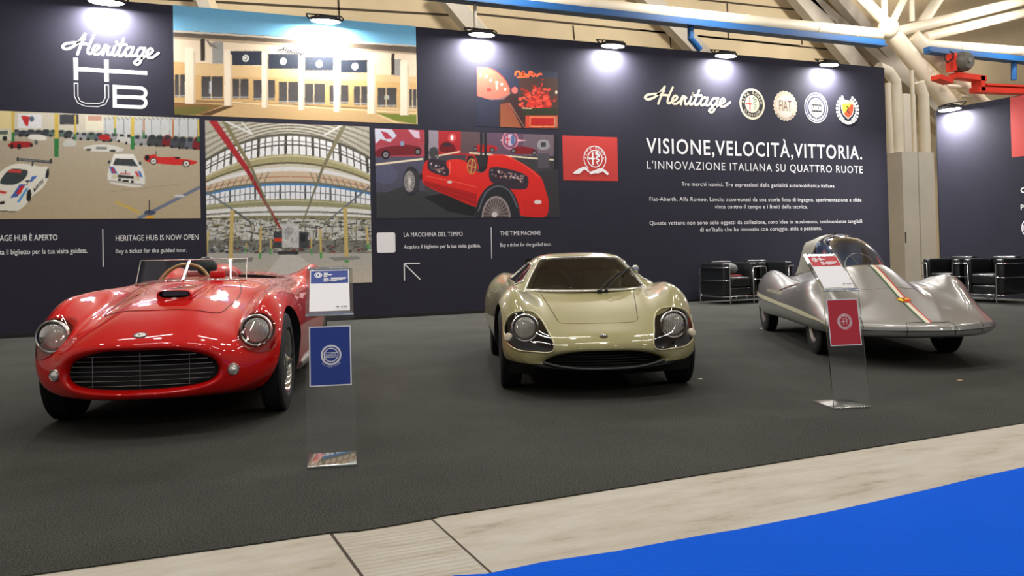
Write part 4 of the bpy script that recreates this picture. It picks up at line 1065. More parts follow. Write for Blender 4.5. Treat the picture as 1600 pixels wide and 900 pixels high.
F_ = [
 [(0,-.985,1.138),(.12,-.985,1.120),(.217,-.985,1.060),(.275,-.985,.963),(.306,-.985,.853),(.315,-.985,.74)],
 [(0,-1.3,1.132),(.12,-1.3,1.110),(.205,-1.3,1.045),(.255,-1.3,.945),(.285,-1.3,.840),(.30,-1.3,.715)],
 [(0,-1.7,1.100),(.10,-1.7,1.078),(.170,-1.7,1.010),(.212,-1.7,.910),(.240,-1.7,.810),(.27,-1.7,.69)],
 [(0,-2.1,1.070),(.07,-2.1,1.050),(.115,-2.1,.985),(.15,-2.1,.880),(.18,-2.1,.770),(.22,-2.1,.66)],
 [(0,-2.35,1.055),(.03,-2.35,1.038),(.055,-2.35,.970),(.08,-2.35,.850),(.12,-2.35,.720),(.17,-2.35,.61)],
 [(0,-2.48,1.030),(.010,-2.48,1.010),(.02,-2.47,.93),(.03,-2.45,.82),(.05,-2.44,.68),(.07,-2.43,.57)],
]
F_ = [[(x * .945, -1.335 + (f_ + .985) * .94, z) for x, f_, z in r] for r in F_]
rf = half_loft(F_, 8, 6); nr, nc, _ = rf.shape; Vf = rf.reshape(-1, 3).copy(); Vf[:, 1] *= -1
ff = [(i * nc + k, i * nc + k + 1, (i + 1) * nc + k + 1, (i + 1) * nc + k) for i in range(nr - 1) for k in range(nc - 1)] + [tuple(range(nc))[::-1]]
mesh_obj('tail_fairing', Vf, ff, mat('grey_green_fairing', (158, 156, 142), .45, metal=.4), sil, 45)
b = MB(); bm = bmesh.new(); bmesh.ops.create_uvsphere(bm, u_segments=12, v_segments=8, radius=.02); b.bm(bm, M_dark, Matrix.Translation((-.02, 1.36, 1.14))); b.build('canopy_catch', sil, 60)
mt = Matrix.Translation((.0, .60, .80)) @ Matrix.Rotation(math.radians(62), 4, 'X')
b = MB(); torus(b, None, .14, .008, M_alu, mt, 36); sw = b.build('steering_wheel', sil, 60)
b = MB()
for a in (0, 2.1, 4.2): b.tube([mt @ Vector((0, 0, 0)), mt @ Vector((.145 * math.cos(a), .145 * math.sin(a), 0))], .007, M_alu, 6)
b.build('spokes', sw)
b = MB(); b.box((-.24, 1.28, .50), (.24, 1.31, 1.05), mat('pale_blue_bulkhead', (168, 190, 218), .6), .01); b.build('bulkhead', sil)
b = MB(); b.box((-.17, 1.12, .50), (.17, 1.26, .92), mat('blue_seat_cloth', (112, 134, 166), .7), .05, 3); b.build('seat', sil, 40)
for sx in (-1, 1):
    wheel(sil, sx * .57, 0, .285, .135, .17, 'disc'); wheel(sil, sx * .56, -2.29, .285, .135, .17, 'disc')
# flank vent and lettering on the flank
b = MB(); b.tube([side_hit(SB, -1, -1.06 + .36 * t, .535 + .10 * t, .003)[0] for t in np.linspace(0, 1, 8)], [.002, .005, .007, .008, .008, .007, .005, .002], mat('vent_brown', (110, 74, 56), .6), 6); b.build('vent', sil)
b = MB(); tv, tf = text_shape('ABARTH ALFA ROMEO')
s0 = .62 / tv[:, 0].max(); P = []
for x, y in tv:
    f_ = -1.50 + x * s0; z = .512 + y * s0 * .8 - .01 * x * s0; P.append(side_hit(SB, -1, f_, z, .003)[0])
b.add(P, tf, M_belt); b.build('flank_lettering', sil)

# ------------------------------------------------------------------ printed photographs on the wall
def WV(P):
    """picture measurements -> wall coordinates, arrays"""
    return np.array([WXZ(x, y) for x, y in P])
class Print:
    def __init__(s, quad_px, cell=.0095, base=(128, 128, 128)):
        q = WV(quad_px); s.x0, s.x1 = q[:, 0].min(), q[:, 0].max(); s.z0, s.z1 = q[:, 1].min(), q[:, 1].max()
        s.nx = int((s.x1 - s.x0) / cell) + 1; s.nz = int((s.z1 - s.z0) / cell) + 1
        s.SS = 2; s.W = s.nx * s.SS; s.H = s.nz * s.SS
        s.im = np.zeros((s.H, s.W, 3)) + np.array(base) / 255.
        X = s.x0 + (np.arange(s.W) + .5) / s.W * (s.x1 - s.x0); Z = s.z0 + (np.arange(s.H) + .5) / s.H * (s.z1 - s.z0)
        s.X, s.Z = np.meshgrid(X, Z); s.map = lambda x, y: (x, y)
    def frame(s, ox, oy, k): s.map = lambda x, y: (ox + x / k, oy + y / k); s.k = k; return s
    def P(s, pts): return WV([s.map(*p) for p in pts])
    def _mask(s, w):
        a0, a1 = w[:, 0].min(), w[:, 0].max(); b0, b1 = w[:, 1].min(), w[:, 1].max()
        i0 = max(int((a0 - s.x0) / (s.x1 - s.x0) * s.W) - 1, 0); i1 = min(int((a1 - s.x0) / (s.x1 - s.x0) * s.W) + 2, s.W)
        k0 = max(int((b0 - s.z0) / (s.z1 - s.z0) * s.H) - 1, 0); k1 = min(int((b1 - s.z0) / (s.z1 - s.z0) * s.H) + 2, s.H)
        if i1 <= i0 or k1 <= k0: return None, None
        X = s.X[k0:k1, i0:i1]; Z = s.Z[k0:k1, i0:i1]; m = np.zeros(X.shape, bool); n = len(w)
        for i in range(n):
            xa, za = w[i]; xb, zb = w[(i + 1) % n]
            if za == zb: continue
            c = ((za > Z) != (zb > Z)) & (X < (xb - xa) * (Z - za) / (zb - za) + xa); m ^= c
        return (slice(k0, k1), slice(i0, i1)), m
    def wpoly(s, w, c, a=1.0, c2=None):
        sl, m = s._mask(w)
        if sl is None: return s
        reg = s.im[sl]; col = np.array(c) / 255.
        if c2 is not None:       # printed gradient from top to bottom of the shape
            t = np.clip((w[:, 1].max() - s.Z[sl]) / max(w[:, 1].max() - w[:, 1].min(), 1e-6), 0, 1)[..., None]
            col = col * (1 - t) + np.array(c2) / 255. * t; reg[m] = reg[m] * (1 - a) + col[m] * a
        else: reg[m] = reg[m] * (1 - a) + col * a
        return s
    def poly(s, pts, c, a=1.0, c2=None): return s.wpoly(s.P(pts), c, a, c2)
    def sm(s, pts, c, a=1.0, c2=None): return s.poly(round_poly(pts, 5), c, a, c2)
    def rect(s, x0, y0, x1, y1, c, a=1.0, c2=None): return s.poly([(x0, y0), (x1, y0), (x1, y1), (x0, y1)], c, a, c2)
    def ell(s, x, y, rx, ry, c, a=1.0): return s.poly([(x + rx * math.cos(2 * PI * i / 28), y + ry * math.sin(2 * PI * i / 28)) for i in range(28)], c, a)
    def line(s, pts, w_, c, a=1.0, smooth=False, w1=None):
        if smooth: pts = [tuple(p[:2]) for p in cr([(x, y, 0) for x, y in pts], 6)]
        n = len(pts)
        for i in range(n - 1):
            (xa, ya), (xb, yb) = pts[i], pts[i + 1]; L = math.hypot(xb - xa, yb - ya) or 1; nx, ny = -(yb - ya) / L, (xb - xa) / L
            wa = w_ if w1 is None else w_ + (w1 - w_) * i / (n - 1); wb = w_ if w1 is None else w_ + (w1 - w_) * (i + 1) / (n - 1)
            s.poly([(xa + nx * wa / 2, ya + ny * wa / 2), (xb + nx * wb / 2, yb + ny * wb / 2), (xb - nx * wb / 2, yb - ny * wb / 2), (xa - nx * wa / 2, ya - ny * wa / 2)], c, a)
        return s
    def noise(s, amp, scale=1):
        g = np.random.normal(0, amp, (s.H // scale + 1, s.W // scale + 1)); g = np.kron(g, np.ones((scale, scale)))[:s.H, :s.W]; s.im += g[..., None]; return s
    def wheel(s, x, y, rx, ry, tyre=(22, 22, 24), hub=(165, 165, 165), k=.6):
        s.ell(x, y, rx, ry, tyre); s.ell(x, y, rx * k, ry * k, hub); s.ell(x, y, rx * k * .35, ry * k * .35, (70, 70, 72)); return s
    def build(s, name, label, group):
        im = np.clip(s.im, 0, 1).reshape(s.nz, s.SS, s.nx, s.SS, 3).mean(axis=(1, 3))
        l_ = np.where(im <= .04045, im / 12.92, ((im + .055) / 1.055) ** 2.4)
        xs = np.linspace(s.x0, s.x1, s.nx); zs = np.linspace(s.z0, s.z1, s.nz); XX, ZZ = np.meshgrid(xs, zs)
        co = np.stack([XX, np.full_like(XX, WALLY - .0012), ZZ], -1).reshape(-1, 3)
        idx = np.arange(s.nx * s.nz).reshape(s.nz, s.nx)
        q = np.stack([idx[:-1, :-1], idx[:-1, 1:], idx[1:, 1:], idx[1:, :-1]], -1).reshape(-1, 4)
        me = bpy.data.meshes.new(name); me.vertices.add(len(co)); me.vertices.foreach_set('co', co.ravel())
        me.loops.add(q.size); me.loops.foreach_set('vertex_index', q.ravel().astype(np.int32)); me.polygons.add(len(q)); me.polygons.foreach_set('loop_start', (np.arange(len(q)) * 4).astype(np.int32))
        me.update(calc_edges=True)
        at_ = me.color_attributes.new('ink', 'FLOAT_COLOR', 'POINT')
        at_.data.foreach_set('color', np.concatenate([l_.reshape(-1, 3), np.ones((len(co), 1))], 1).ravel())
        me.materials.append(attr_mat('printed_photo'))
        o = bpy.data.objects.new(name, me); COL.objects.link(o); return tag(o, label, 'wall photo', group)
PG = 'photographs printed on the stand wall'
rnd = random.Random(3)

# --- photo of the car collection hall (left edge)
p = Print([(-130, 168), (309, 190), (313.5, 341), (-130, 341)], base=(186, 170, 142)).frame(0, 170, 3.2156)
p.rect(-420, 20, 1010, 130, (206, 200, 180)); p.rect(-420, 122, 1010, 560, (176, 166, 146), 1, (186, 168, 136))
p.rect(300, 30, 395, 80, (66, 66, 70)); p.rect(430, 38, 520, 110, (226, 220, 196)); p.rect(520, 50, 1010, 140, (196, 198, 196)); p.rect(440, 38, 510, 62, (196, 150, 130))
p.rect(90, 28, 210, 98, (222, 222, 222)); p.poly([(105, 36), (150, 40), (140, 92), (125, 80)], (190, 44, 44)); p.rect(-420, 10, 60, 100, (222, 206, 150)); p.ell(160, 52, 12, 14, (90, 100, 120))
for x in range(530, 1010, 46): p.line([(x, 52), (x, 150)], 3, (120, 128, 130))
for x in range(520, 1010, 22): p.line([(x, 44), (x + 14, 58)], 4, (110, 116, 120))
for i in range(36):
    x = -300 + i * 38; y = 118 + max(0, (x - 200)) * .062 + rnd.uniform(-4, 4); h = 14 + max(0, x) * .012
    c = rnd.choice([(70, 72, 78), (92, 96, 104), (120, 30, 34), (150, 150, 150), (60, 64, 66), (198, 196, 190), (90, 110, 100)])
    if x > 640: h *= 1.25
    p.sm([(x - 26, y + h), (x - 24, y + 2), (x - 12, y - h * .7), (x + 12, y - h * .7), (x + 26, y + 3), (x + 28, y + h)], c); p.rect(x - 11, y - h * .55, x + 11, y, (46, 50, 56)); p.ell(x - 16, y + h, 6, 7, (26, 26, 28)); p.ell(x + 17, y + h, 6, 7, (26, 26, 28))
p.sm([(495, 150), (500, 136), (525, 131), (550, 138), (552, 156), (520, 159)], (176, 34, 40))
for (x, y0, y1, ym, w_) in [(66, 15, 168, 120, 15), (284, 26, 242, 150, 22), (378, 34, 160, 128, 10), (665, 45, 205, 140, 18), (577, 40, 130, 100, 10), (722, 52, 150, 118, 8), (868, 52, 152, 150, 8), (998, 56, 165, 140, 14)]:
    p.line([(x, y0), (x, ym)], w_, (206, 178, 84) if x not in (722, 868) else (176, 110, 60)); p.line([(x, ym), (x, y1)], w_, (46, 122, 62))
p.rect(-60, 106, 60, 160, (206, 202, 176)); p.rect(-30, 112, 40, 130, (90, 100, 90)); p.ell(25, 150, 12, 13, (40, 40, 40))
p.sm([(40, 185), (60, 168), (95, 164), (160, 172), (166, 188), (120, 196), (60, 198)], (164, 36, 38)); p.ell(60, 190, 9, 12, (40, 30, 30)); p.ell(97, 190, 11, 14, (40, 30, 30)); p.rect(174, 128, 190, 180, (84, 96, 96)); p.ell(158, 184, 7, 9, (40, 30, 30))
p.sm([(140, 146), (150, 132), (190, 130), (232, 140), (234, 156), (180, 158)], (226, 222, 210))
p.sm([(316, 184), (325, 160), (350, 152), (380, 162), (382, 182), (350, 190)], (196, 196, 186))
p.sm([(418, 196), (440, 188), (480, 180), (530, 180), (590, 190), (622, 206), (600, 216), (520, 216), (440, 210)], (212, 210, 200)); p.ell(445, 206, 14, 6, (60, 60, 58)); p.ell(566, 212, 16, 6, (60, 60, 58)); p.rect(482, 192, 536, 204, (120, 120, 118))
p.line([(690, 552), (1005, 392)], 16, (112, 122, 140)); p.line([(540, 418), (905, 378)], 3, (160, 150, 130)); p.line([(580, 466), (700, 520)], 12, (206, 176, 84)); p.ell(752, 520, 30, 13, (70, 82, 104)); p.rect(747, 458, 753, 520, (34, 36, 42)); p.line([(735, 540), (770, 546)], 14, (226, 160, 40)); p.ell(900, 437, 26, 7, (206, 206, 206))
p.sm([(724, 240), (760, 232), (775, 228), (790, 240), (830, 244), (880, 242), (900, 250), (960, 258), (990, 268), (975, 278), (900, 282), (800, 276), (730, 262)], (206, 44, 40)); p.line([(783, 214), (783, 236)], 3, (40, 40, 40))
p.wheel(770, 263, 18, 17, (30, 28, 28), (220, 214, 206), .75); p.wheel(934, 276, 19, 17, (30, 28, 28), (226, 222, 214), .75); p.ell(738, 246, 12, 14, (24, 24, 24)); p.ell(890, 247, 14, 5, (30, 20, 20))
# rally car
p.sm([(546, 300), (560, 262), (572, 234), (670, 234), (690, 264), (716, 300), (726, 380), (700, 392), (620, 386), (548, 368), (540, 340)], (226, 224, 216))
p.poly([(566, 282), (580, 250), (668, 254), (692, 290)], (62, 66, 68)); p.rect(572, 228, 672, 242, (236, 234, 226)); p.poly([(592, 330), (672, 338), (672, 352), (592, 346)], (58, 58, 54))
p.rect(560, 330, 590, 350, (206, 200, 170)); p.rect(674, 338, 704, 360, (206, 200, 170)); p.poly([(548, 290), (572, 292), (590, 326), (560, 326)], (70, 110, 180)); p.poly([(556, 296), (566, 296), (582, 324), (570, 324)], (200, 40, 44)); p.poly([(676, 318), (684, 312), (700, 340), (690, 342)], (200, 40, 44)); p.poly([(690, 310), (706, 316), (716, 344), (702, 342)], (70, 110, 180)); p.line([(604, 324), (654, 328)], 6, (200, 80, 80))
p.poly([(545, 356), (724, 378), (724, 388), (545, 366)], (180, 176, 164)); p.rect(615, 356, 645, 366, (40, 40, 40)); p.ell(600, 356, 8, 7, (30, 30, 30)); p.ell(664, 366, 8, 7, (30, 30, 30)); p.ell(548, 268, 7, 9, (60, 66, 80)); p.ell(703, 274, 7, 9, (60, 66, 80)); p.line([(629, 310), (629, 322)], 6, (30, 30, 70))
# striped endurance car
p.sm([(-200, 420), (-120, 360), (-20, 330), (40, 290), (90, 275), (150, 280), (200, 290), (240, 292), (246, 330), (220, 390), (160, 440), (130, 480), (80, 514), (0, 510), (-200, 500)], (232, 228, 212))
p.sm([(0, 372), (30, 322), (60, 302), (110, 304), (140, 312), (128, 346), (80, 378), (20, 380)], (58, 66, 68)); p.poly([(36, 318), (54, 304), (112, 308), (104, 322)], (206, 66, 54))
p.poly([(52, 448), (100, 378), (132, 378), (90, 440)], (66, 96, 170)); p.poly([(80, 428), (104, 388), (124, 386), (104, 426)], (206, 40, 44)); p.poly([(84, 470), (130, 400), (140, 392), (142, 400), (100, 466)], (70, 150, 210)); p.poly([(160, 340), (190, 336), (160, 366), (150, 366)], (70, 110, 190))
p.line([(88, 254), (258, 268)], 13, (60, 64, 68)); p.line([(88, 254), (258, 266)], 4, (140, 144, 146)); p.rect(84, 244, 94, 262, (40, 42, 46)); p.rect(252, 252, 262, 274, (40, 42, 46)); p.line([(166, 266), (162, 288)], 8, (60, 60, 60))
p.sm([(136, 460), (140, 410), (152, 404), (158, 430), (150, 464)], (34, 36, 38)); p.sm([(230, 350), (236, 306), (244, 300), (244, 340)], (34, 36, 38)); p.line([(128, 364), (150, 362)], 7, (30, 30, 34)); p.line([(140, 366), (136, 384)], 4, (30, 30, 34))
p.poly([(0, 466), (24, 462), (24, 476), (0, 480)], (30, 30, 32)); p.poly([(0, 408), (34, 416), (30, 426), (0, 424)], (206, 66, 54)); p.poly([(-60, 430), (0, 424), (0, 440), (-60, 448)], (66, 96, 170)); p.line([(0, 512), (84, 516)], 5, (70, 64, 56))
p.noise(.012, 2)
ph1 = p.build('wall_photo', 'wide photo of a collection hall with white and red racing cars, at the left edge', PG)
fl_ = Flat(lambda a, c, h: (a, WALLY - .0016 - h, c))
tv, tf = text_shape('MARTINI', .02); A_ = np.array(p.frame(0, 170, 3.2156).P([(170, 420), (218, 370), (168, 400)])); k_ = (A_[1] - A_[0]) / tv[:, 0].max(); u_ = (A_[2] - A_[0]) / cap_height()
fl_._go([tuple(A_[0] + k_ * x + u_ * y) for x, y in tv], tf, mat('dark_print_ink', (40, 40, 52), .6)); fl_.build('livery_lettering', ph1)

# --- photo of the white villa
p = Print([(271.5, 8.3), (649.5, 41), (651, 193), (272.5, 179)], base=(210, 190, 150)).frame(270, 0, 4.103)
p.rect(-5, 20, 1560, 340, (84, 168, 214), 1, (150, 200, 226))
p.poly([(5, 195), (780, 240), (1560, 296), (1560, 800), (5, 800)], (226, 206, 178))
p.poly([(5, 195), (780, 240), (1560, 296), (1560, 345), (900, 290), (5, 235)], (96, 84, 72)); p.poly([(5, 195), (1560, 292), (1560, 302), (5, 208)], (206, 196, 176)); p.poly([(5, 235), (900, 288), (1560, 342), (1560, 352), (5, 250)], (176, 156, 130))
p.poly([(5, 395), (330, 412), (1258, 470), (1560, 492), (1560, 700), (5, 640)], (206, 168, 112))
p.poly([(120, 405), (1560, 470), (1560, 530), (120, 480)], (214, 182, 132))
for (x0, x1, y0, y1) in [(15, 82, 478, 622), (186, 322, 490, 632), (385, 486, 505, 630), (518, 655, 512, 640), (680, 805, 524, 660), (845, 975, 535, 668), (1005, 1125, 545, 664), (1160, 1255, 552, 672), (1312, 1432, 562, 684), (1515, 1560, 572, 690)]:
    p.rect(x0, y0, x1, y1, (64, 60, 58), 1, (84, 80, 80)); p.line([(x0 + (x1 - x0) * .45, y0), (x0 + (x1 - x0) * .45, y1)], 8, (190, 168, 136)); p.line([(x0, y1 - 8), (x1, y1 - 8)], 10, (210, 204, 190), .6)
p.rect(235, 520, 250, 600, (190, 190, 196)); p.rect(1355, 610, 1385, 636, (170, 168, 150))
p.poly([(5, 640), (1560, 705), (1560, 800), (5, 800)], (206, 172, 122)); p.poly([(150, 640), (1300, 690), (1300, 700), (150, 655)], (150, 116, 78)); p.poly([(380, 650), (1560, 720), (1560, 728), (380, 660)], (232, 206, 160))
p.poly([(5, 655), (130, 660), (330, 672), (170, 735), (5, 735)], (132, 100, 56)); p.poly([(5, 690), (150, 680), (250, 690), (140, 735), (5, 735)], (110, 104, 50)); p.poly([(170, 735), (330, 680), (400, 676), (240, 740)], (96, 70, 44)); p.poly([(1300, 722), (1560, 736), (1560, 795), (1420, 770)], (118, 130, 52)); p.poly([(1300, 732), (1330, 734), (1470, 795), (1440, 795)], (226, 200, 150))
p.rect(255, 270, 325, 408, (148, 146, 140)); p.poly([(120, 310), (255, 320), (255, 400), (120, 398)], (222, 206, 180)); p.rect(180, 250, 208, 390, (58, 48, 42)); p.poly([(210, 250), (300, 315), (240, 300)], (120, 112, 104)); p.rect(1420, 380, 1462, 486, (150, 146, 138)); p.poly([(1298, 395), (1400, 402), (1400, 480), (1298, 478)], (226, 206, 172)); p.rect(1400, 345, 1420, 480, (58, 48, 42)); p.rect(1510, 408, 1556, 490, (222, 204, 176))
for (x0, x1, y0, y1) in [(366, 570, 328, 418), (610, 806, 346, 440), (845, 1032, 366, 452), (1076, 1258, 384, 466)]:
    p.rect(x0, y0, x1, y1, (44, 50, 62)); cx_, cy_ = (x0 + x1) / 2, (y0 + y1) / 2; p.ell(cx_, cy_ + 1, 21, 23, (236, 232, 224)); p.ell(cx_, cy_ + 1, 13, 15, (110, 110, 116)); p.ell(cx_ - 2, cy_, 7, 9, (220, 218, 212))
for (x0, x1, yb) in [(80, 146, 664), (330, 382, 676), (570, 612, 690), (806, 846, 705), (1030, 1076, 718), (1246, 1300, 728), (1456, 1512, 738)]:
    p.rect(x0, 300 + x0 * .06, x1 - 12, yb, (238, 222, 196)); p.rect(x1 - 12, 330 + x0 * .06, x1, yb, (206, 186, 156))
p.noise(.01, 2)
ph2 = p.build('wall_photo', 'photo of a white pillared building under blue sky, at the top of the wall', PG)

# --- fisheye photo of the steel hall
p = Print([(322.8, 190), (577, 198), (581, 441), (324, 440)], base=(206, 204, 198)).frame(310, 180, 2.814)
arc_ = lambda y0, sag, n=17: [(x, y0 + sag * ((x - 400) / 365.) ** 2) for x in np.linspace(25, 775, n)]
def band(y0, s0, y1, s1, c, a=1.0): p.poly(arc_(y0, s0) + arc_(y1, s1)[::-1], c, a)
p.rect(20, 10, 780, 760, (176, 170, 154))
for k in range(13): band(22 + k * 6 - 12, 70 + k * 9, 25 + k * 6 - 12, 70 + k * 9, (214, 208, 190) if k % 2 else (96, 92, 80))
band(80, 110, 92, 112, (96, 92, 80)); band(92, 112, 172, 96, (240, 240, 240))
for k in range(26):
    x = 30 + k * 29.5; p.line([(x, 90 + 112 * ((x - 400) / 365) ** 2), (400 + (x - 400) * 1.02, 172 + 96 * ((x - 400) / 365) ** 2)], 5 if k % 4 else 12, (70, 68, 60))
band(128, 106, 134, 106, (80, 80, 74)); band(112, 110, 116, 110, (110, 110, 100))
band(172, 96, 212, 84, (168, 160, 118)); band(176, 96, 182, 94, (206, 200, 160)); band(206, 84, 214, 82, (96, 92, 66)); band(214, 82, 236, 70, (204, 196, 176)); band(228, 70, 246, 64, (226, 226, 224)); band(246, 64, 298, 46, (206, 184, 156)); band(268, 56, 272, 56, (176, 120, 96)); band(290, 48, 300, 46, (110, 112, 104)); band(300, 46, 368, 30, (236, 238, 242))
for k in range(34):
    x = 30 + k * 22; p.line([(x, 300 + 46 * ((x - 400) / 365) ** 2), (x, 368 + 30 * ((x - 400) / 365) ** 2)], 3 if k % 5 else 8, (70, 74, 76))
band(300, 46, 308, 45, (64, 130, 190)); band(336, 36, 340, 36, (120, 124, 124)); band(368, 28, 400, 18, (150, 148, 112)); band(374, 28, 378, 27, (200, 196, 160)); band(400, 18, 440, 10, (226, 226, 224)); band(420, 14, 428, 13, (120, 120, 104)); band(440, 10, 456, 6, (140, 136, 106)); band(456, 6, 610, -8, (196, 196, 190))
for k in range(900):
    x = rnd.uniform(38, 756); y = rnd.uniform(452, 585); l_ = rnd.uniform(6, 36); c = rnd.choice([(84, 84, 76), (60, 60, 58), (46, 48, 46), (130, 124, 100), (224, 224, 220), (96, 98, 94), (150, 140, 104)])
    if rnd.random() < .6: p.line([(x, y), (x + l_, y + rnd.uniform(-3, 3))], rnd.uniform(2, 5), c)
    else: p.line([(x, y), (x + rnd.uniform(-4, 4), y + l_ * .8)], rnd.uniform(2, 4), c)
p.rect(38, 548, 760, 612, (80, 80, 72), .6)
for k in range(120): p.rect(*(lambda x, y: (x, y, x + rnd.uniform(5, 22), y + rnd.uniform(4, 10)))(rnd.uniform(38, 750), rnd.uniform(570, 612)), rnd.choice([(60, 62, 62), (150, 146, 130), (120, 60, 50), (190, 190, 184), (80, 90, 96)]))
p.poly([(20, 606), (780, 606), (780, 760), (20, 760)], (176, 174, 168), 1, (206, 192, 172)); p.poly([(370, 606), (430, 606), (620, 760), (250, 760)], (214, 210, 204), .6)
for (x0, y0, x1, y1, wa, wb, c) in [(60, 20, 215, 240, 30, 22, (168, 40, 46)), (215, 240, 362, 500, 20, 8, (150, 40, 44)), (110, 20, 235, 235, 18, 14, (132, 124, 88)), (235, 235, 345, 490, 13, 5, (120, 116, 90)), (640, 45, 545, 235, 18, 14, (132, 124, 96)), (545, 235, 452, 490, 12, 5, (120, 118, 96)), (40, 340, 235, 470, 9, 6, (110, 116, 124)), (752, 315, 560, 470, 9, 6, (110, 116, 124)), (115, 25, 240, 85, 8, 8, (222, 222, 216)), (550, 90, 640, 40, 8, 8, (222, 222, 216)), (190, 30, 235, 80, 6, 6, (220, 220, 210)), (160, 420, 240, 480, 8, 6, (90, 92, 86))]:
    p.line([(x0, y0), (x1, y1)], wa, c, 1, False, wb)
for (x, y0, y1, w_) in [(150, 415, 640, 18), (275, 490, 630, 10), (535, 500, 628, 10), (644, 405, 648, 18), (495, 540, 612, 7), (320, 545, 612, 7), (737, 490, 590, 10), (46, 510, 612, 9), (213, 560, 606, 6)]:
    p.line([(x, y0), (x + (x - 400) * .03, y1)], w_, (200, 176, 112)); p.line([(x + (x - 400) * .02, y1 - 26), (x + (x - 400) * .03, y1)], w_, (84, 160, 84) if x not in (150, 46) else (200, 176, 112))
for sgn, yy in ((-1, 320), (1, 320)):
    for k in range(10):
        x = 400 + sgn * (90 + k * 28); p.line([(x, 250 + 6 * k), (x + sgn * 22, 300 + 5 * k)], 4, (120, 118, 100))
p.rect(330, 512, 482, 584, (66, 68, 72)); p.rect(368, 478, 442, 582, (196, 198, 196)); p.rect(332, 540, 368, 555, (214, 64, 44)); p.rect(448, 520, 470, 555, (40, 42, 46))
for k in range(20): p.line([(rnd.uniform(372, 436), rnd.uniform(484, 578)), (rnd.uniform(372, 436), rnd.uniform(484, 578))], 5, rnd.choice([(170, 172, 170), (214, 214, 212), (150, 150, 150)]))
p.rect(350, 596, 440, 612, (60, 60, 62)); p.poly([(570, 625), (700, 618), (716, 632), (600, 640)], (140, 140, 134)); p.poly([(160, 628), (240, 624), (238, 642), (150, 650)], (130, 130, 126))
p.noise(.02, 2)
p.build('wall_photo', 'tall fisheye photo of a steel framed hall, behind the red open car', PG)

# --- photo of the red racing car in the museum
p = Print([(587.2, 201), (871, 211), (873, 338), (588.3, 341)], base=(60, 60, 66)).frame(580, 190, 4.0)
p.rect(20, 30, 1180, 600, (74, 68, 78), 1, (62, 62, 66)); p.rect(20, 30, 335, 250, (170, 66, 78)); p.poly([(20, 45), (130, 50), (160, 90), (120, 130), (60, 110), (30, 140)], (206, 210, 226)); p.poly([(60, 60), (100, 70), (140, 110), (90, 110)], (180, 60, 76)); p.poly([(230, 50), (300, 60), (305, 110), (270, 100)], (216, 190, 206)); p.rect(20, 150, 335, 180, (170, 84, 100), .6)
p.rect(360, 50, 680, 210, (170, 40, 46)); p.rect(360, 50, 420, 230, (150, 140, 150)); p.rect(560, 62, 680, 200, (92, 72, 76)); p.ell(505, 102, 26, 26, (240, 120, 120), .5); p.ell(505, 102, 9, 16, (255, 240, 240)); p.rect(708, 60, 1140, 230, (96, 74, 92)); p.rect(950, 80, 1140, 220, (110, 94, 104))
p.rect(20, 220, 335, 440, (86, 84, 104), 1, (78, 76, 92)); p.ell(90, 330, 80, 60, (96, 100, 130), .5); p.rect(690, 215, 1170, 300, (60, 58, 62))
p.line([(20, 270), (325, 234)], 12, (236, 220, 190)); p.line([(420, 214), (556, 188)], 9, (236, 214, 180)); p.line([(612, 196), (1140, 240)], 10, (226, 206, 176))
for (x0, x1, y1) in [(334, 358, 320), (680, 694, 215), (706, 722, 215), (1140, 1168, 300)]: p.rect(x0, 44, x1, y1, (34, 34, 38))
p.sm([(20, 200), (50, 172), (120, 155), (180, 150), (210, 146), (260, 150), (310, 165), (312, 200), (260, 208), (120, 214), (40, 220)], (116, 34, 42)); p.rect(184, 124, 206, 152, (140, 160, 190)); p.wheel(92, 208, 26, 28, (28, 26, 30), (140, 136, 140)); p.wheel(292, 190, 20, 22, (28, 26, 30), (140, 136, 140))
p.sm([(424, 176), (440, 140), (470, 126), (500, 136), (526, 160), (524, 186), (450, 192)], (106, 22, 30)); p.rect(450, 136, 500, 154, (50, 40, 50)); p.sm([(362, 200), (370, 170), (400, 160), (420, 190), (410, 230), (380, 232)], (66, 64, 66)); p.line([(400, 210), (420, 232)], 6, (150, 150, 150))
p.sm([(640, 176), (660, 150), (700, 146), (760, 150), (790, 168), (770, 186), (660, 186)], (176, 32, 38)); p.wheel(650, 172, 14, 14, (30, 28, 30), (120, 116, 120)); p.wheel(756, 178, 16, 16, (30, 28, 30), (120, 116, 120)); p.rect(680, 44, 692, 215, (34, 34, 38)); p.rect(706, 44, 722, 215, (34, 34, 38))
p.ell(868, 118, 52, 58, (206, 130, 150)); p.ell(868, 118, 44, 50, (120, 80, 104)); p.ell(868, 116, 32, 37, (190, 170, 190)); p.line([(850, 82), (850, 150)], 8, (190, 44, 56)); p.line([(838, 112), (866, 112)], 7, (190, 44, 56)); p.ell(884, 116, 12, 32, (90, 110, 150)); p.poly([(800, 118), (822, 112), (822, 124)], (240, 180, 190)); p.poly([(914, 112), (972, 120), (914, 126)], (240, 180, 190))
p.sm([(874, 180), (900, 160), (960, 158), (1030, 180), (1036, 196), (960, 204), (880, 196)], (126, 28, 36)); p.wheel(888, 184, 15, 16, (30, 28, 30), (130, 126, 130)); p.wheel(1018, 196, 15, 16, (30, 28, 30), (130, 126, 130)); p.sm([(1036, 140), (1050, 118), (1100, 120), (1114, 160), (1080, 178), (1044, 170)], (150, 146, 148)); p.rect(1060, 130, 1090, 160, (60, 60, 64)); p.rect(1040, 200, 1112, 290, (80, 76, 82))
p.poly([(20, 470), (210, 400), (340, 440), (640, 590), (640, 600), (20, 600)], (58, 60, 62)); p.poly([(330, 470), (480, 440), (660, 540), (640, 590), (480, 560)], (34, 34, 36)); p.poly([(900, 320), (1170, 300), (1170, 600), (1090, 600)], (56, 52, 56))
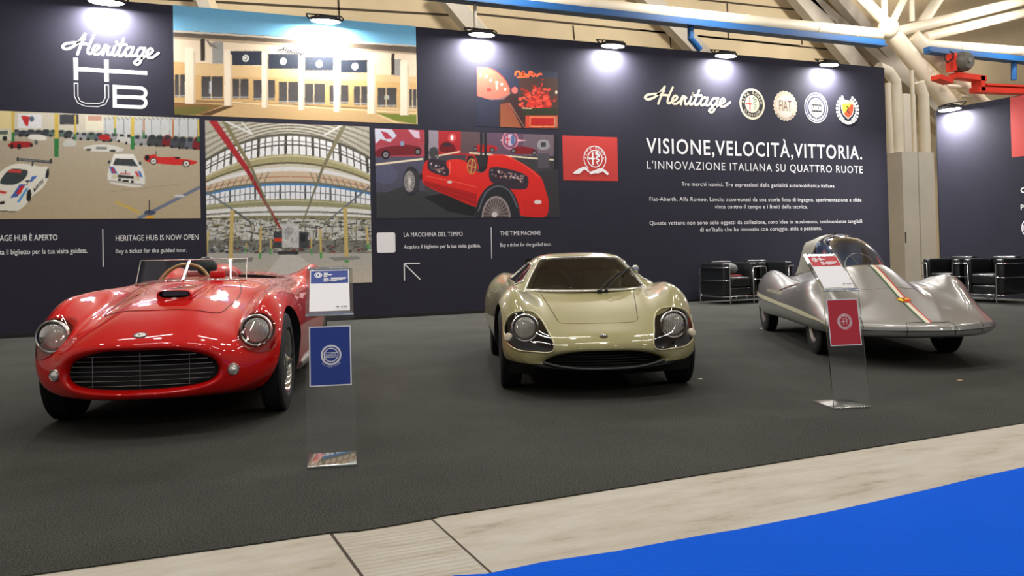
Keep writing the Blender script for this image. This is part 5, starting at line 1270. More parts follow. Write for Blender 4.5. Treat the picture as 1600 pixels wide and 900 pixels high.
# the single seater itself
p.sm([(318, 330), (340, 250), (380, 236), (470, 248), (560, 240), (590, 250), (640, 300), (690, 320), (720, 296), (735, 215), (820, 208), (900, 240), (990, 290), (1060, 350), (1086, 420), (1108, 510), (1090, 590), (960, 590), (860, 560), (650, 530), (500, 470), (380, 420), (330, 390)], (214, 40, 34))
p.poly([(330, 366), (660, 450), (660, 528), (500, 468), (336, 398)], (176, 30, 30)); p.line([(336, 380), (660, 478)], 4, (140, 22, 24)); p.line([(336, 394), (650, 506)], 4, (140, 22, 24)); p.line([(345, 340), (560, 384), (660, 410)], 5, (238, 90, 78)); p.line([(740, 214), (830, 212), (960, 276), (1050, 350)], 7, (236, 80, 66), .8, True)
p.poly([(690, 318), (722, 294), (732, 212), (640, 214), (600, 212), (592, 250)], (36, 32, 36)); p.poly([(640, 218), (720, 216), (716, 280), (660, 290)], (48, 44, 48)); p.line([(590, 252), (604, 214), (640, 216), (662, 262), (668, 300)], 7, (206, 44, 40), 1, True)
for r0, c in ((34, (196, 150, 84)), (28, (150, 60, 52))): p.poly([(628 + r0 * math.cos(t) * .85, 280 + (r0 + 16) * math.sin(t)) for t in np.linspace(0, 2 * PI, 26)], c)
p.line([(600, 270), (656, 290)], 6, (196, 150, 84)); p.line([(622, 324), (634, 238)], 6, (196, 150, 84))
for (pts, n_) in (([(360, 240), (460, 246), (484, 262), (480, 340), (440, 336), (358, 300)], 30), ([(738, 300), (760, 284), (970, 338), (982, 380), (966, 420), (750, 378)], 60)):
    p.sm(pts, (54, 44, 54)); xs_ = [q[0] for q in pts]; ys_ = [q[1] for q in pts]
    for k in range(n_):
        t = rnd.random(); x = min(xs_) + 14 + t * (max(xs_) - min(xs_) - 34); y = min(ys_) + (14 if n_ < 40 else 6) + t * (30 if n_ < 40 else 46) + rnd.uniform(6, 46)
        p.ell(x, y, rnd.uniform(3, 9), rnd.uniform(3, 8), rnd.choice([(206, 196, 196), (150, 136, 140), (90, 76, 84), (36, 30, 38), (176, 120, 110)]))
p.sm([(470, 250), (560, 238), (590, 262), (600, 330), (560, 350), (500, 320)], (222, 46, 38)); p.line([(492, 252), (490, 330)], 5, (246, 120, 104)); p.ell(490, 378, 16, 8, (216, 200, 196)); p.ell(312, 345, 10, 22, (60, 40, 44))
p.wheel(252, 372, 52, 92, (46, 48, 56), (150, 146, 148), .66); p.ell(262, 374, 38, 68, (60, 58, 62)); p.ell(240, 374, 34, 66, (150, 144, 142)); p.ell(240, 374, 28, 58, (100, 94, 94))
for k in range(9): a_ = k * PI / 9; p.line([(240 - 28 * math.cos(a_), 374 - 58 * math.sin(a_)), (240 + 28 * math.cos(a_), 374 + 58 * math.sin(a_))], 3, (206, 200, 196))
p.ell(242, 374, 8, 14, (206, 200, 196))
p.poly([(650 + (790 - 650) * (1 - math.cos(t)), 600 - 215 * math.sin(t)) for t in np.linspace(0, PI, 24)], (40, 42, 48)); p.line([(668, 560), (720, 440), (790, 402), (860, 430), (915, 540)], 10, (92, 94, 104), 1, True)
p.poly([(690 + 90 * (1 - math.cos(t)), 600 - 136 * math.sin(t)) for t in np.linspace(0, PI, 24)], (150, 140, 138)); p.poly([(700 + 80 * (1 - math.cos(t)), 600 - 124 * math.sin(t)) for t in np.linspace(0, PI, 24)], (88, 74, 76))
for k in range(13): a_ = PI * (k + .5) / 13; p.line([(776, 585), (780 - 80 * math.cos(a_), 600 - 124 * math.sin(a_))], 3, (176, 168, 164))
p.ell(770, 580, 18, 16, (206, 200, 196)); p.poly([(940, 490), (1110, 520), (1090, 592), (960, 592)], (206, 38, 34)); p.ell(1040, 502, 24, 13, (226, 214, 210))
p.noise(.012, 2)
p.build('wall_photo', 'photo of a red single seater racing car in a dark museum hall', PG)

# --- two small print pieces with the red dome and the red bush
p = Print([(745, 105), (871.5, 113), (872, 202), (745, 197)], base=(43, 45, 62)).frame(640, 0, 4.092)
p.rect(420, 410, 980, 860, (43, 45, 62)); p.sm([(580, 660), (640, 570), (690, 600), (760, 600), (950, 500), (950, 830), (760, 822), (580, 815)], (56, 40, 40))
p.rect(700, 500, 950, 830, (66, 44, 38)); p.poly([(580, 665), (640, 655), (720, 815), (580, 812)], (120, 62, 46), 1, (150, 86, 56)); p.poly([(615, 610), (690, 610), (760, 815), (716, 815)], (52, 34, 34)); p.line([(640, 660), (736, 815)], 6, (140, 96, 76))
p.poly([(433, 425), (500, 430), (560, 460), (610, 510), (642, 570), (632, 605), (560, 632), (490, 630), (433, 612)], (226, 84, 64), 1, (206, 96, 80)); p.line([(433, 428), (500, 432), (560, 462), (612, 512), (644, 572)], 5, (110, 40, 40), 1, True); p.poly([(490, 630), (560, 632), (632, 605), (642, 580), (646, 600), (600, 636), (520, 640)], (120, 90, 90))
for x, y in [(455, 480), (492, 490), (520, 515), (560, 530), (590, 540), (612, 572)]: p.ell(x, y, 7, 8, (255, 226, 190))
p.line([(555, 520), (560, 575)], 12, (246, 160, 130)); p.rect(495, 565, 522, 585, (150, 50, 46))
for k in range(260):
    x = rnd.gauss(820, 42); y = 690 - abs(rnd.gauss(0, 60)); p.ell(x, y, rnd.uniform(5, 13), rnd.uniform(4, 12), rnd.choice([(206, 44, 32), (166, 34, 26), (236, 84, 60), (110, 30, 24), (226, 60, 40)]), .8)
p.rect(725, 690, 945, 740, (44, 46, 30)); p.rect(740, 738, 945, 815, (196, 66, 48)); p.rect(770, 748, 925, 806, (176, 30, 26)); p.line([(770, 748), (925, 748), (925, 806), (770, 806), (770, 748)], 5, (226, 150, 90)); p.rect(926, 745, 942, 812, (170, 110, 80)); p.rect(930, 580, 942, 600, (236, 214, 180)); p.line([(720, 690), (780, 694)], 6, (226, 196, 150)); p.ell(672, 578, 20, 22, (180, 90, 84))
p.noise(.01, 2)
ph5 = p.build('wall_photo', 'small photo with a red glowing dome and a red bush, under a floodlight', PG)

# ------------------------------------------------------------------ lettering and emblems on the walls
def wput(a, c, h): return (a, WALLY - .0008 - h, c)
INK = {'w': M_white, 'cream': mat('cream_print', (214, 202, 178), .6), 'n': mat('navy_print', (36, 38, 58), .7), 'k': mat('black_print', (26, 26, 28), .6), 'r': mat('red_print', (196, 52, 46), .6), 'g': mat('green_print', (70, 120, 84), .6), 'y': mat('yellow_print', (240, 206, 60), .6), 'o': mat('orange_print', (222, 76, 44), .6), 'tan': mat('tan_print', (196, 176, 140), .6)}
G_L = 'lettering on the stand walls'
def txt(name, label, s, pl, pr, cap, ink='w', bold=.0, align=None, space=1.0):
    (x0, z0), (x1, z1) = WXZ(*pl), WXZ(*pr); zc = (z0 + z1) / 2; ch = WXZ(pl[0] if pl[0] > 0 else pr[0], pl[1] - cap)[1] - WXZ(pl[0] if pl[0] > 0 else pr[0], pl[1])[1]
    f_ = Flat(wput)
    if align == 'r': f_.text(s, x1, zc, INK[ink], None, ch, 'r', bold)
    else: f_.text(s, x0, zc, INK[ink], (x1 - x0), ch, 'l', bold, space)
    return tag(f_.build(name), label, 'lettering', G_L)
txt('wall_lettering', 'white Italian heading about the hub at the left edge, under the hall photo', 'HERITAGE HUB È APERTO', (-28, 377), (90, 375), 8.6, 'w', .012)
txt('wall_lettering', 'white Italian ticket line below the heading at the left edge', 'Acquista il biglietto per la tua visita guidata.', (-27, 397.5), (137, 396), 7.6, 'w', .008)
txt('wall_lettering', 'white English heading saying the hub is now open', 'HERITAGE HUB IS NOW OPEN', (181, 376.5), (310, 374.6), 8.6)
txt('wall_lettering', 'white English ticket line just above the red car windscreen', 'Buy a ticket for the guided tour.', (181, 395.5), (292, 393.6), 6.6)
txt('wall_lettering', 'white Italian heading on the time machine, left of the thin upright rule', 'LA MACCHINA DEL TEMPO', (631, 370), (723, 368.8), 6.6, 'w', .0)
txt('wall_lettering', 'white Italian ticket line above the drawn arrow', 'Acquista il biglietto per la tua visita guidata.', (631, 388), (751, 386.6), 5.6, 'w', .008)
txt('wall_lettering', 'white English heading on the time machine, above the cream car roof', 'THE TIME MACHINE', (781.5, 367.8), (844.5, 366.8), 6.4)
txt('wall_lettering', 'white English ticket line just above the cream car roof', 'Buy a ticket for the guided tour.', (781.5, 385.2), (861.5, 384.2), 5.6)
txt('wall_lettering', 'large bold white title in capitals on the right half of the wall', 'VISIONE,VELOCITÀ,VITTORIA.', (1010, 240), (1347, 248), 23, 'w', .012, None, 1.14)
txt('wall_lettering', 'white capital subtitle line right under the large bold title', "L'INNOVAZIONE ITALIANA SU QUATTRO RUOTE", (1011, 264.5), (1348, 270), 12.5, 'w', .0, None, 1.16)
txt('wall_lettering', 'short white text line alone beneath the subtitle', 'Tre marchi iconici. Tre espressioni della genialità automobilistica italiana.', (1065, 290.5), (1305, 293), 6.2, 'w', .002, None, 1.08)
f_ = Flat(wput)
def add_line(f_, s, pl, pr, cap, bold=.002):
    (x0, z0), (x1, z1) = WXZ(*pl), WXZ(*pr); ch = WXZ(pl[0], pl[1] - cap)[1] - z0; f_.text(s, x0, (z0 + z1) / 2, INK['w'], x1 - x0, ch, 'l', bold, 1.08)
add_line(f_, 'Fiat-Abarth, Alfa Romeo, Lancia: accomunati da una storia fatta di ingegno, sperimentazione e sfide', (1015, 315), (1346, 314), 6.2); add_line(f_, 'vinte contro il tempo e i limiti della tecnica.', (1117, 326.2), (1262, 325.6), 6.2)
tag(f_.build('wall_lettering'), 'white two line paragraph in the middle of the text block', 'lettering', G_L)
f_ = Flat(wput)
add_line(f_, 'Queste vetture non sono solo oggetti da collezione, sono idee in movimento, testimonianze tangibili', (1015, 351), (1347, 348.6), 6.2); add_line(f_, "di un'Italia che ha innovato con coraggio, stile e passione.", (1094, 361.5), (1284, 359.5), 6.2)
tag(f_.build('wall_lettering'), 'lowest white two line paragraph, above the silver car canopy', 'lettering', G_L)

SCRIPT = [  # pen strokes of the script wordmark, x height 1
 [(.95, 1.45), (.55, 1.12), (-.1, 1.02), (-.75, .85), (-.95, .55), (-.7, .38), (-.2, .52), (.35, .98), (.75, 1.55), (.98, 1.95)],
 [(.98, 1.95), (.80, 1.25), (.62, .6), (.46, -.05)], [(.60, .92), (1.0, .98), (1.42, .96)], [(1.82, 1.92), (1.58, 1.2), (1.40, .5), (1.42, .12), (1.62, .08), (1.9, .32)],
 [(1.9, .32), (2.25, .55), (2.38, .82), (2.2, .98), (1.95, .78), (1.86, .4), (2.0, .08), (2.35, .08), (2.75, .45)],
 [(2.75, .45), (2.92, .9), (3.0, 1.0), (3.25, .86), (3.34, .82)], [(3.02, .95), (2.86, .4), (2.80, .02)], [(3.22, .86), (3.20, .4), (3.28, .08), (3.5, .12), (3.75, .5)],
 [(3.86, .95), (3.74, .45), (3.76, .1), (3.98, .1), (4.25, .5)], [(3.96, 1.34), (3.98, 1.38)],
 [(4.62, 1.75), (4.40, .95), (4.26, .35), (4.34, .06), (4.6, .12), (4.85, .45)], [(4.10, 1.12), (4.5, 1.16), (4.92, 1.18)],
 [(5.55, .85), (5.3, .98), (4.98, .75), (4.88, .35), (5.0, .06), (5.28, .15), (5.55, .6)], [(5.62, .98), (5.50, .5), (5.50, .12), (5.7, .1), (5.95, .4)],
 [(6.68, .85), (6.42, .98), (6.1, .75), (6.0, .38), (6.12, .08), (6.4, .16), (6.66, .6)], [(6.74, .98), (6.55, .2), (6.38, -.5), (6.1, -.72), (5.85, -.55), (6.0, -.3), (6.5, -.05), (7.0, .3)],
 [(7.0, .3), (7.35, .52), (7.5, .8), (7.32, .98), (7.06, .78), (6.97, .4), (7.12, .06), (7.5, .08), (7.95, .45), (8.1, .58)]]
def script(f_, x0, x1, zb, zx, ink, pen=.24, slant=.10):
    """zb baseline height, zx x-height size"""
    kx = (x1 - x0) / 9.05
    for s_ in SCRIPT:
        pts = [(x0 + (x + .95 + slant * y) * kx, zb + y * zx) for x, y in s_]
        f_.stroke(pts, pen * (kx + zx) / 2, ink, 6)
f_ = Flat(wput, .00008)
(xa, za), (xb, zb_) = WXZ(97, 86), WXZ(247, 90); zz = WXZ(150, 86)[1]
script(f_, xa, xb, WXZ(170, 87)[1], (WXZ(170, 71)[1] - WXZ(170, 87)[1]), M_white, .235)
tag(f_.build('wall_lettering'), 'white script word at top left, above the geometric hub letters', 'lettering', G_L)
f_ = Flat(wput, .00008)
def wr(x0, y0, x1, y1, m=M_white):
    a = WXZ(x0, y0); b_ = WXZ(x1, y1); f_.rect(a[0], b_[1], b_[0], a[1], m)
XL, XM, XR = WXZ(115, 108)[0], WXZ(163, 110)[0], WXZ(230, 112)[0]; tW = WXZ(122, 108)[0] - XL
zt, zmid0, zmid1, zb0 = WXZ(118, 90.5)[1], WXZ(140, 112.2)[1], WXZ(140, 106)[1], WXZ(118, 125)[1]
f_.rect(XL, zb0, XL + tW, zt, M_white); f_.rect(XM, zb0, XM + tW, zt, M_white); f_.rect(XL, zmid0, XR, zmid1, M_white)
zu0, zu1 = WXZ(118, 166)[1], WXZ(118, 129.5)[1]; rr = .14
def u_path(o): return [(XL + o, zu1), (XL + o, zu0 + rr), (XL + o + (rr - o) * .3, zu0 + o + (rr - o) * .3), (XL + rr, zu0 + o), (XM + tW - rr, zu0 + o), (XM + tW - o - (rr - o) * .3, zu0 + o + (rr - o) * .3), (XM + tW - o, zu0 + rr), (XM + tW - o, zu1)]
for o_ in (.006, tW - .006): f_.stroke(u_path(o_), .010, M_white, 0)
for X_ in (XL, XM): f_.rect(X_, zu1 - .010, X_ + tW, zu1, M_white)
xb0 = WXZ(176, 150)[0]; th = .052; zc_ = (zu0 + zu1) / 2
def dshape(z0, z1): 
    r = (z1 - z0) / 2; return [(xb0, z0), (XR - r, z0)] + [(XR - r + r * math.cos(t), (z0 + z1) / 2 + r * math.sin(t)) for t in np.linspace(-PI / 2, PI / 2, 12)] + [(xb0, z1)]
f_.poly(dshape(zc_ - th / 2, zu1), M_white); f_.poly(dshape(zu0, zc_ + th / 2), M_white)
def dhole(z0, z1):
    r = (z1 - z0) / 2; xr = XR - th * .9; return [(xb0 + th, z0), (xr - r, z0)] + [(xr - r + r * math.cos(t), (z0 + z1) / 2 + r * math.sin(t)) for t in np.linspace(-PI / 2, PI / 2, 10)] + [(xb0 + th, z1)]
f_.poly(dhole(zc_ + th / 2, zu1 - th), M_navy); f_.poly(dhole(zu0 + th, zc_ - th / 2), M_navy)
tag(f_.build('wall_lettering'), 'big white geometric hub letters with an outlined U, at top left', 'lettering', G_L)
f_ = Flat(wput, .00008)
script(f_, WXZ(1007, 163)[0], WXZ(1140, 165)[0], WXZ(1075, 164)[1], WXZ(1075, 150.5)[1] - WXZ(1075, 164)[1], INK['cream'], .235)
tag(f_.build('wall_lettering'), 'cream script word left of the four round emblems', 'lettering', G_L)
f_ = Flat(lambda a, c, h: (a, WALLY - .0016 - h, c), .00008)
script(f_, WXZ(434, 80)[0], WXZ(479, 82)[0], WXZ(455, 83)[1], WXZ(455, 78.5)[1] - WXZ(455, 83)[1], mat('dark_print_ink'), .26); f_.build('facade_lettering', ph2)
f_ = Flat(lambda a, c, h: (a, WALLY - .0016 - h, c), .00008)
M_neon = mat('orange_script_print', (240, 92, 40), .5)
f_.stroke([WXZ(*q) for q in [(805, 117), (806, 113), (811, 112), (812, 119), (815, 115), (818, 112), (816, 120), (820, 116), (824, 118)]], .035, M_neon); f_.stroke([WXZ(*q) for q in [(826, 119), (828, 112), (832, 114), (829, 116), (834, 119), (836, 116), (839, 119), (842, 116), (846, 116)]], .035, M_neon); f_.stroke([WXZ(*q) for q in [(808, 121), (826, 120)]], .025, M_neon)
f_.build('neon_script', ph5)
# rules, arrow, blank white square
for (x, y0, y1, lab) in [(160.5, 358, 417, 'thin white upright rule between the texts at left'), (767.3, 355, 404, 'thin white upright rule left of the cream car roof')]:
    f_ = Flat(wput); a, b_ = WXZ(x, y0), WXZ(x, y1); f_.rect(a[0] - .006, b_[1], a[0] + .006, a[1], M_white); tag(f_.build('wall_rule'), lab, 'rule')
f_ = Flat(wput); A_, B_, C2, D2 = [WXZ(*q) for q in [(631.5, 412), (656, 412), (631.5, 438.5), (656, 437.5)]]
f_.stroke([A_, (B_[0], A_[1])], .018, M_white, 0); f_.stroke([A_, (A_[0], C2[1])], .018, M_white, 0); f_.stroke([A_, (B_[0], C2[1] + .01)], .018, M_white, 0)
tag(f_.build('wall_arrow'), 'thin white arrow pointing up left, below the ticket text', 'arrow')
f_ = Flat(wput); a, b_ = WXZ(588.5, 363.5), WXZ(618, 394.5); r = .03
f_.poly([(xx + sx * 0 + r * math.cos(t), zz2 + r * math.sin(t)) for (xx, zz2, t0) in [(b_[0] - r, a[1] - r, 0), (a[0] + r, a[1] - r, PI / 2), (a[0] + r, b_[1] + r, PI), (b_[0] - r, b_[1] + r, 1.5 * PI)] for t in np.linspace(t0, t0 + PI / 2, 5)], M_white)
tag(f_.build('code_card'), 'blank white rounded square left of the time machine heading', 'card')

SERP = [(.30, .78), (.18, .66), (.34, .52), (.56, .50), (.60, .34), (.40, .24), (.22, .12), (.30, -.04), (.52, -.10), (.56, -.26), (.36, -.36), (.24, -.46), (.36, -.60), (.44, -.72)]
def serpent(f_, c, R, m, w0=.17, w1=.05): f_.stroke([(c[0] + (x - .02) * R, c[1] + y * R) for x, y in SERP], w0 * R, m, 6, w1 * R); f_.stroke([(c[0] + x * R, c[1] + y * R) for x, y in [(.10, .62), (.22, .72), (.36, .80)]], .10 * R, m, 4)
def cross(f_, c, R, m, w_=.13): f_.rect(c[0] - .42 * R, c[1] - .80 * R, c[0] - (.42 - 2 * w_) * R, c[1] + .80 * R, m); f_.rect(c[0] - .92 * R, c[1] - w_ * R, c[0] - .02 * R, c[1] + w_ * R, m)
def emb_geo(px, py, ry): 
    c = WXZ(px, py); R = (WXZ(px, py - ry)[1] - WXZ(px, py + ry)[1]) / 2; return c, R
EG = 'round emblems beside the cream script word'
c, R = emb_geo(1175.3, 162.5, 24.3); f_ = Flat(wput)
f_.ell(c, R, R, INK['cream']); f_.ell(c, R * .86, R * .86, INK['k']); f_.arc('ALFA ROMEO', c, R * .63, R * .17, INK['cream'], math.radians(172), math.radians(8)); f_.arc('CLASSICHE', c, R * .80, R * .16, INK['cream'], math.radians(218), math.radians(322), True); f_.ell(c, R * .56, R * .56, INK['cream']); cross(f_, c, R * .56, INK['r'], .08); serpent(f_, (c[0], c[1]), R * .56, INK['g'], .12)
tag(f_.build('round_emblem'), 'black ringed emblem with red cross and green serpent', 'emblem', EG)
c, R = emb_geo(1227, 165.5, 24); f_ = Flat(wput)
f_.poly([(c[0] + R * (.96 + .035 * math.cos(t * 22)) * math.cos(t), c[1] + R * (.96 + .035 * math.cos(t * 22)) * math.sin(t)) for t in np.linspace(0, 2 * PI, 132, endpoint=False)], INK['cream'])
for k in range(30):
    an = math.radians(-35 + k * 250 / 29); f_.stroke([(c[0] + R * .74 * math.cos(an), c[1] + R * .74 * math.sin(an)), (c[0] + R * .92 * math.cos(an + .12), c[1] + R * .92 * math.sin(an + .12))], R * .045, INK['tan'], 0); f_.h -= f_.step
f_.h += f_.step; f_.ell(c, R * .72, R * .72, mat('pale_grey_print', (214, 206, 196), .6)); f_.rect(c[0] - R * .66, c[1] - R * .34, c[0] + R * .66, c[1] + R * .34, INK['cream'])
f_.text('FIAT', c[0], c[1] - R * .33, mat('brown_print', (112, 56, 50), .6), R * 1.0, R * .68, 'c', .0); f_.arc('CLASSICHE', c, R * .92, R * .15, mat('brown_print'), math.radians(222), math.radians(318), True)
tag(f_.build('round_emblem'), 'cream laurel wreath emblem with four tall brown letters', 'emblem', EG)
c, R = emb_geo(1275.3, 168.5, 23.6); f_ = Flat(wput)
M_dim = mat('soft_white_print', (212, 210, 212), .6); f_.ell(c, R, R, M_dim); f_.ell(c, R * .94, R * .94, INK['n']); f_.ring(c, R * .86, R * .86, R * .10, mat('lilac_print', (150, 148, 180), .6)); f_.ell(c, R * .64, R * .64, M_dim); f_.arc('CLASSICHE', c, R * .88, R * .17, M_white, math.radians(224), math.radians(316), True)
f_.rect(c[0] - R * .36, c[1] - R * .28, c[0] + R * .46, c[1] + R * .24, INK['k']); f_.rect(c[0] - R * .44, c[1] - R * .60, c[0] - R * .38, c[1] + R * .28, INK['k']); f_.text('LANCIA', c[0] + R * .05, c[1] - R * .16, M_white, R * .72, R * .30, 'c', .02)
tag(f_.build('round_emblem'), 'navy ringed emblem with a small black flag on white', 'emblem', EG)
c, R = emb_geo(1324.2, 171.3, 23.6); f_ = Flat(wput)
for s_ in (-1, 1):
    for k in range(9):
        an = math.radians(248 + s_ * 0 + (k * 17)) if s_ > 0 else math.radians(292 - k * 17)
        an = math.radians(-58 + k * 15) if s_ > 0 else math.radians(238 - k * 15)
        for rr_ in (.74, .92): f_.ell((c[0] + R * rr_ * math.cos(an), c[1] + R * rr_ * math.sin(an)), R * .10, R * .09, M_white, 12)
f_.ring(c, R * .98, R * .98, R * .22, M_white, 24, math.radians(218), math.radians(322)); f_.arc('CLASSICHE', c, R * .94, R * .15, INK['k'], math.radians(225), math.radians(315), True)
S_ = lambda k: [(c[0] + x * R * k, c[1] + .05 * R + y * R * k) for x, y in [(-.48, .50), (.48, .50), (.50, .0), (.36, -.36), (0, -.62), (-.36, -.36), (-.50, .0)]]
f_.poly(S_(1.12), M_white); f_.poly(S_(1.0), INK['y']); q = S_(1.0); f_.poly([q[1], q[2], q[3], q[4], q[5]], INK['o']); f_.poly([q[0], q[1], (q[1][0], q[1][1] - R * .2), (q[0][0], q[0][1] - R * .2)], INK['tan']); f_.stroke([(c[0] + x * R, c[1] + y * R) for x, y in [(-.1, .2), (.05, .1), (-.05, -.05), (.1, -.2)]], R * .09, INK['k'])
tag(f_.build('round_emblem'), 'white wreath emblem with a yellow and red shield', 'emblem', EG)
# red square with its emblem
t = thing('emblem_panel', 'red square print with a white serpent emblem, right of the single seater photo', 'wall print', (*wput(0, 0, 0),))
f_ = Flat(lambda a, c, h: (a, WALLY - .0008 - h - t.location.y, c - t.location.z + 0))
a, b_ = WXZ(878.5, 211.5), WXZ(966, 283); f_.rect(a[0], b_[1], b_[0], a[1], INK['r']); f_.build('panel', t)
f_.b = MB(); f_.h = .001
k = (b_[0] - a[0]) / 86.5; kz = (a[1] - b_[1]) / 72.; cc = (a[0] + 50 * k, a[1] - 36 * kz); R = 21 * kz
f_.ring(cc, R, R, R * .07, M_white, 48, math.radians(-52), math.radians(232)); f_.ring(cc, R * .68, R * .68, R * .08, M_white); f_.arc('ALFA ROMEO', cc, R * .75, R * .17, M_white, math.radians(176), math.radians(4)); cross(f_, cc, R * .62, M_white, .11); serpent(f_, cc, R * .62, M_white, .30, .12)
f_.poly(round_poly([(a[0] + x * k, a[1] - y * kz) for x, y in [(15, 60.5), (26, 52), (34, 49.5), (38, 53), (43, 59), (50, 57), (45, 60.5), (39, 58), (34, 54.5), (29, 57), (26, 60.5)]], 3), M_white); f_.stroke([(a[0] + x * k, a[1] - y * kz) for x, y in [(43, 59.5), (50, 57), (57, 54), (63, 55), (69, 60)]], .05, M_white); f_.stroke([(a[0] + x * k, a[1] - y * kz) for x, y in [(51, 59), (58, 57.5), (62, 54)]], .025, M_white)
f_.build('emblem', t)
# short right wall prints
def w2put(a, c, h): return (W2X - .001 - h, a, c)
f_ = Flat(w2put); y0 = float(on_x(1579.5, 200, W2X)[1]); zb2 = 2.456; f_.rect(6.0, zb2, y0, 3.50, mat('red_wall_print', (196, 62, 56), .7)); tag(f_.build('red_print'), 'red rectangle printed at the top of the short right wall', 'wall print')
f_ = Flat(w2put); a = on_x(1594.5, 328, W2X); b2 = on_x(1594.5, 320, W2X); v2, fc2 = text_shape('P', .02); kk = (b2[2] - a[2]) / cap_height(); f_._go([(a[1] - x * kk, a[2] + y * kk) for x, y in v2], fc2, M_white); tag(f_.build('wall_lettering'), 'white letter P cut by the right edge, on the short right wall', 'lettering', G_L)
f_ = Flat(w2put); a = on_x(1606, 356, W2X); f_.ring((a[1], a[2]), .115, .15, .02, M_white); f_.ring((a[1], a[2]), .08, .105, .03, M_white); tag(f_.build('round_emblem'), 'white ringed emblem cut by the right edge, under the letter P', 'emblem')
f_ = Flat(w2put); a = on_x(1600, 297, W2X); f_.ring((a[1], a[2]), .06, .05, .022, M_white); tag(f_.build('wall_lettering'), 'white script flourish cut by the right edge, above the letter P', 'lettering', G_L)

# ------------------------------------------------------------------ acrylic information stands
G_acr = glass('clear_acrylic', (.95, .965, .965), .5, base=.012)
G_acr_edge = glass('acrylic_edge', (.86, .92, .91), 1.4, rough=.15, base=.45)
M_paper = mat('white_paper', (250, 250, 250), .5)
def stand(loc, rz, wd, label, kind):
    t = thing('info_stand', label, 'sign stand', loc, math.radians(rz), 'acrylic information stands')
    th = .009
    path = [(.275, .006), (.0, .006), (.0, .010), (.098, .735), (.345, .962)]     # back of the foot, knee, lectern top
    def slab(name, p, q, m):
        p, q = Vector((p[0], p[1])), Vector((q[0], q[1])); d = (q - p).normalized(); n = Vector((-d.y, d.x)) * th / 2
        v = []
        for x in (0, wd): v += [(x, *(p + n)), (x, *(q + n)), (x, *(q - n)), (x, *(p - n))]
        f = [(0, 1, 5, 4), (2, 3, 7, 6), (0, 3, 2, 1), (4, 5, 6, 7), (1, 2, 6, 5), (3, 0, 4, 7)]
        return mesh_obj(name, v, f, [m, G_acr_edge], t, 0, [0, 0, 1, 1, 1, 1])
    slab('foot', path[0], path[1], G_acr); slab('panel', path[2], path[3], G_acr); slab('lectern_plate', path[3], path[4], G_acr)
    for y_, z_, r_ in ((.098, .735, .006), (.345, .962, .004), (0, .008, .005)):
        b = MB(); b.tube([(0, y_, z_), (wd, y_, z_)], r_, G_acr_edge, 8); b.build('fold', t, 60)
    b = MB(); b.box((.012, .330, .953), (wd - .012, .350, .972), G_acr_edge, .003); b.build('sheet_holder', t)
    b = MB(); b.box((.012, .085, .742), (wd - .012, .104, .750), G_acr_edge, .002); b.build('sheet_holder', t)
    def on(p, q, off):       # put(a along width, s along the slope)
        p, q = Vector((p[0], p[1])), Vector((q[0], q[1])); L = (q - p).length; d = (q - p) / L; n = Vector((-d.y, d.x))
        if n.x > 0: n = -n
        return lambda a, s_, h: (a, *(p + d * s_ + n * (off + h)))
    col = {'lancia': (mat('blue_sheet_ink', (34, 66, 152), .5)), 'alfa': (mat('red_sheet_ink', (206, 44, 58), .5))}[kind]
    # upper sheet
    pu = on(path[3], path[4], .005); x0, x1 = .018, wd - .018; s0, s1 = .022, .318
    f_ = Flat(pu, .0004); f_.rect(x0, s0, x1, s1, M_paper); f_.rect(x0 + .005, s1 - .098, x1 - .005, s1 - .005, col); cx_ = x0 + .042; cs = s1 - .036
    if kind == 'lancia': f_.ring((cx_, cs), .020, .020, .005, M_paper); f_.ring((cx_, cs), .012, .014, .007, M_paper)
    else: f_.ell((cx_, cs), .020, .020, M_paper); f_.ring((cx_, cs), .014, .014, .003, col); cross(f_, (cx_, cs), .012, col); 
    for k_, (w_, z_) in enumerate([(.020, s1 - .024), (.042, s1 - .036), (.018, s1 - .048)]): f_.rect(x0 + .070, z_ - .0045, x0 + .070 + w_, z_ + .0035, M_paper)
    for k_ in range(4):
        z_ = s1 - .062 - k_ * .0085; f_.rect(x0 + .070, z_ - .003, x0 + .070 + (.022, .026, .038, .02)[k_], z_ + .002, M_paper); f_.rect(x0 + .106, z_ - .003, x0 + .106 + (.080, .074, .058, .03)[k_], z_ + .002, M_paper)
    for x_, w_ in ((.135, .014), (.160, .008), (.172, .018)): f_.rect(x0 + x_ * wd / .24, s0 + .02, x0 + x_ * wd / .24 + w_, s0 + .026, INK['k'])
    tag(f_.build('sheet'), {'lancia': 'white sheet with blue heading on the stand beside the red car', 'alfa': 'white sheet with red heading on the stand before the silver car'}[kind], 'paper sheet', None)
    return t, col, on, path
def seat_on(o, t):
    """world copy of the stand's own placement for a sheet resting on it"""
    o.location = t.location; o.rotation_euler = t.rotation_euler
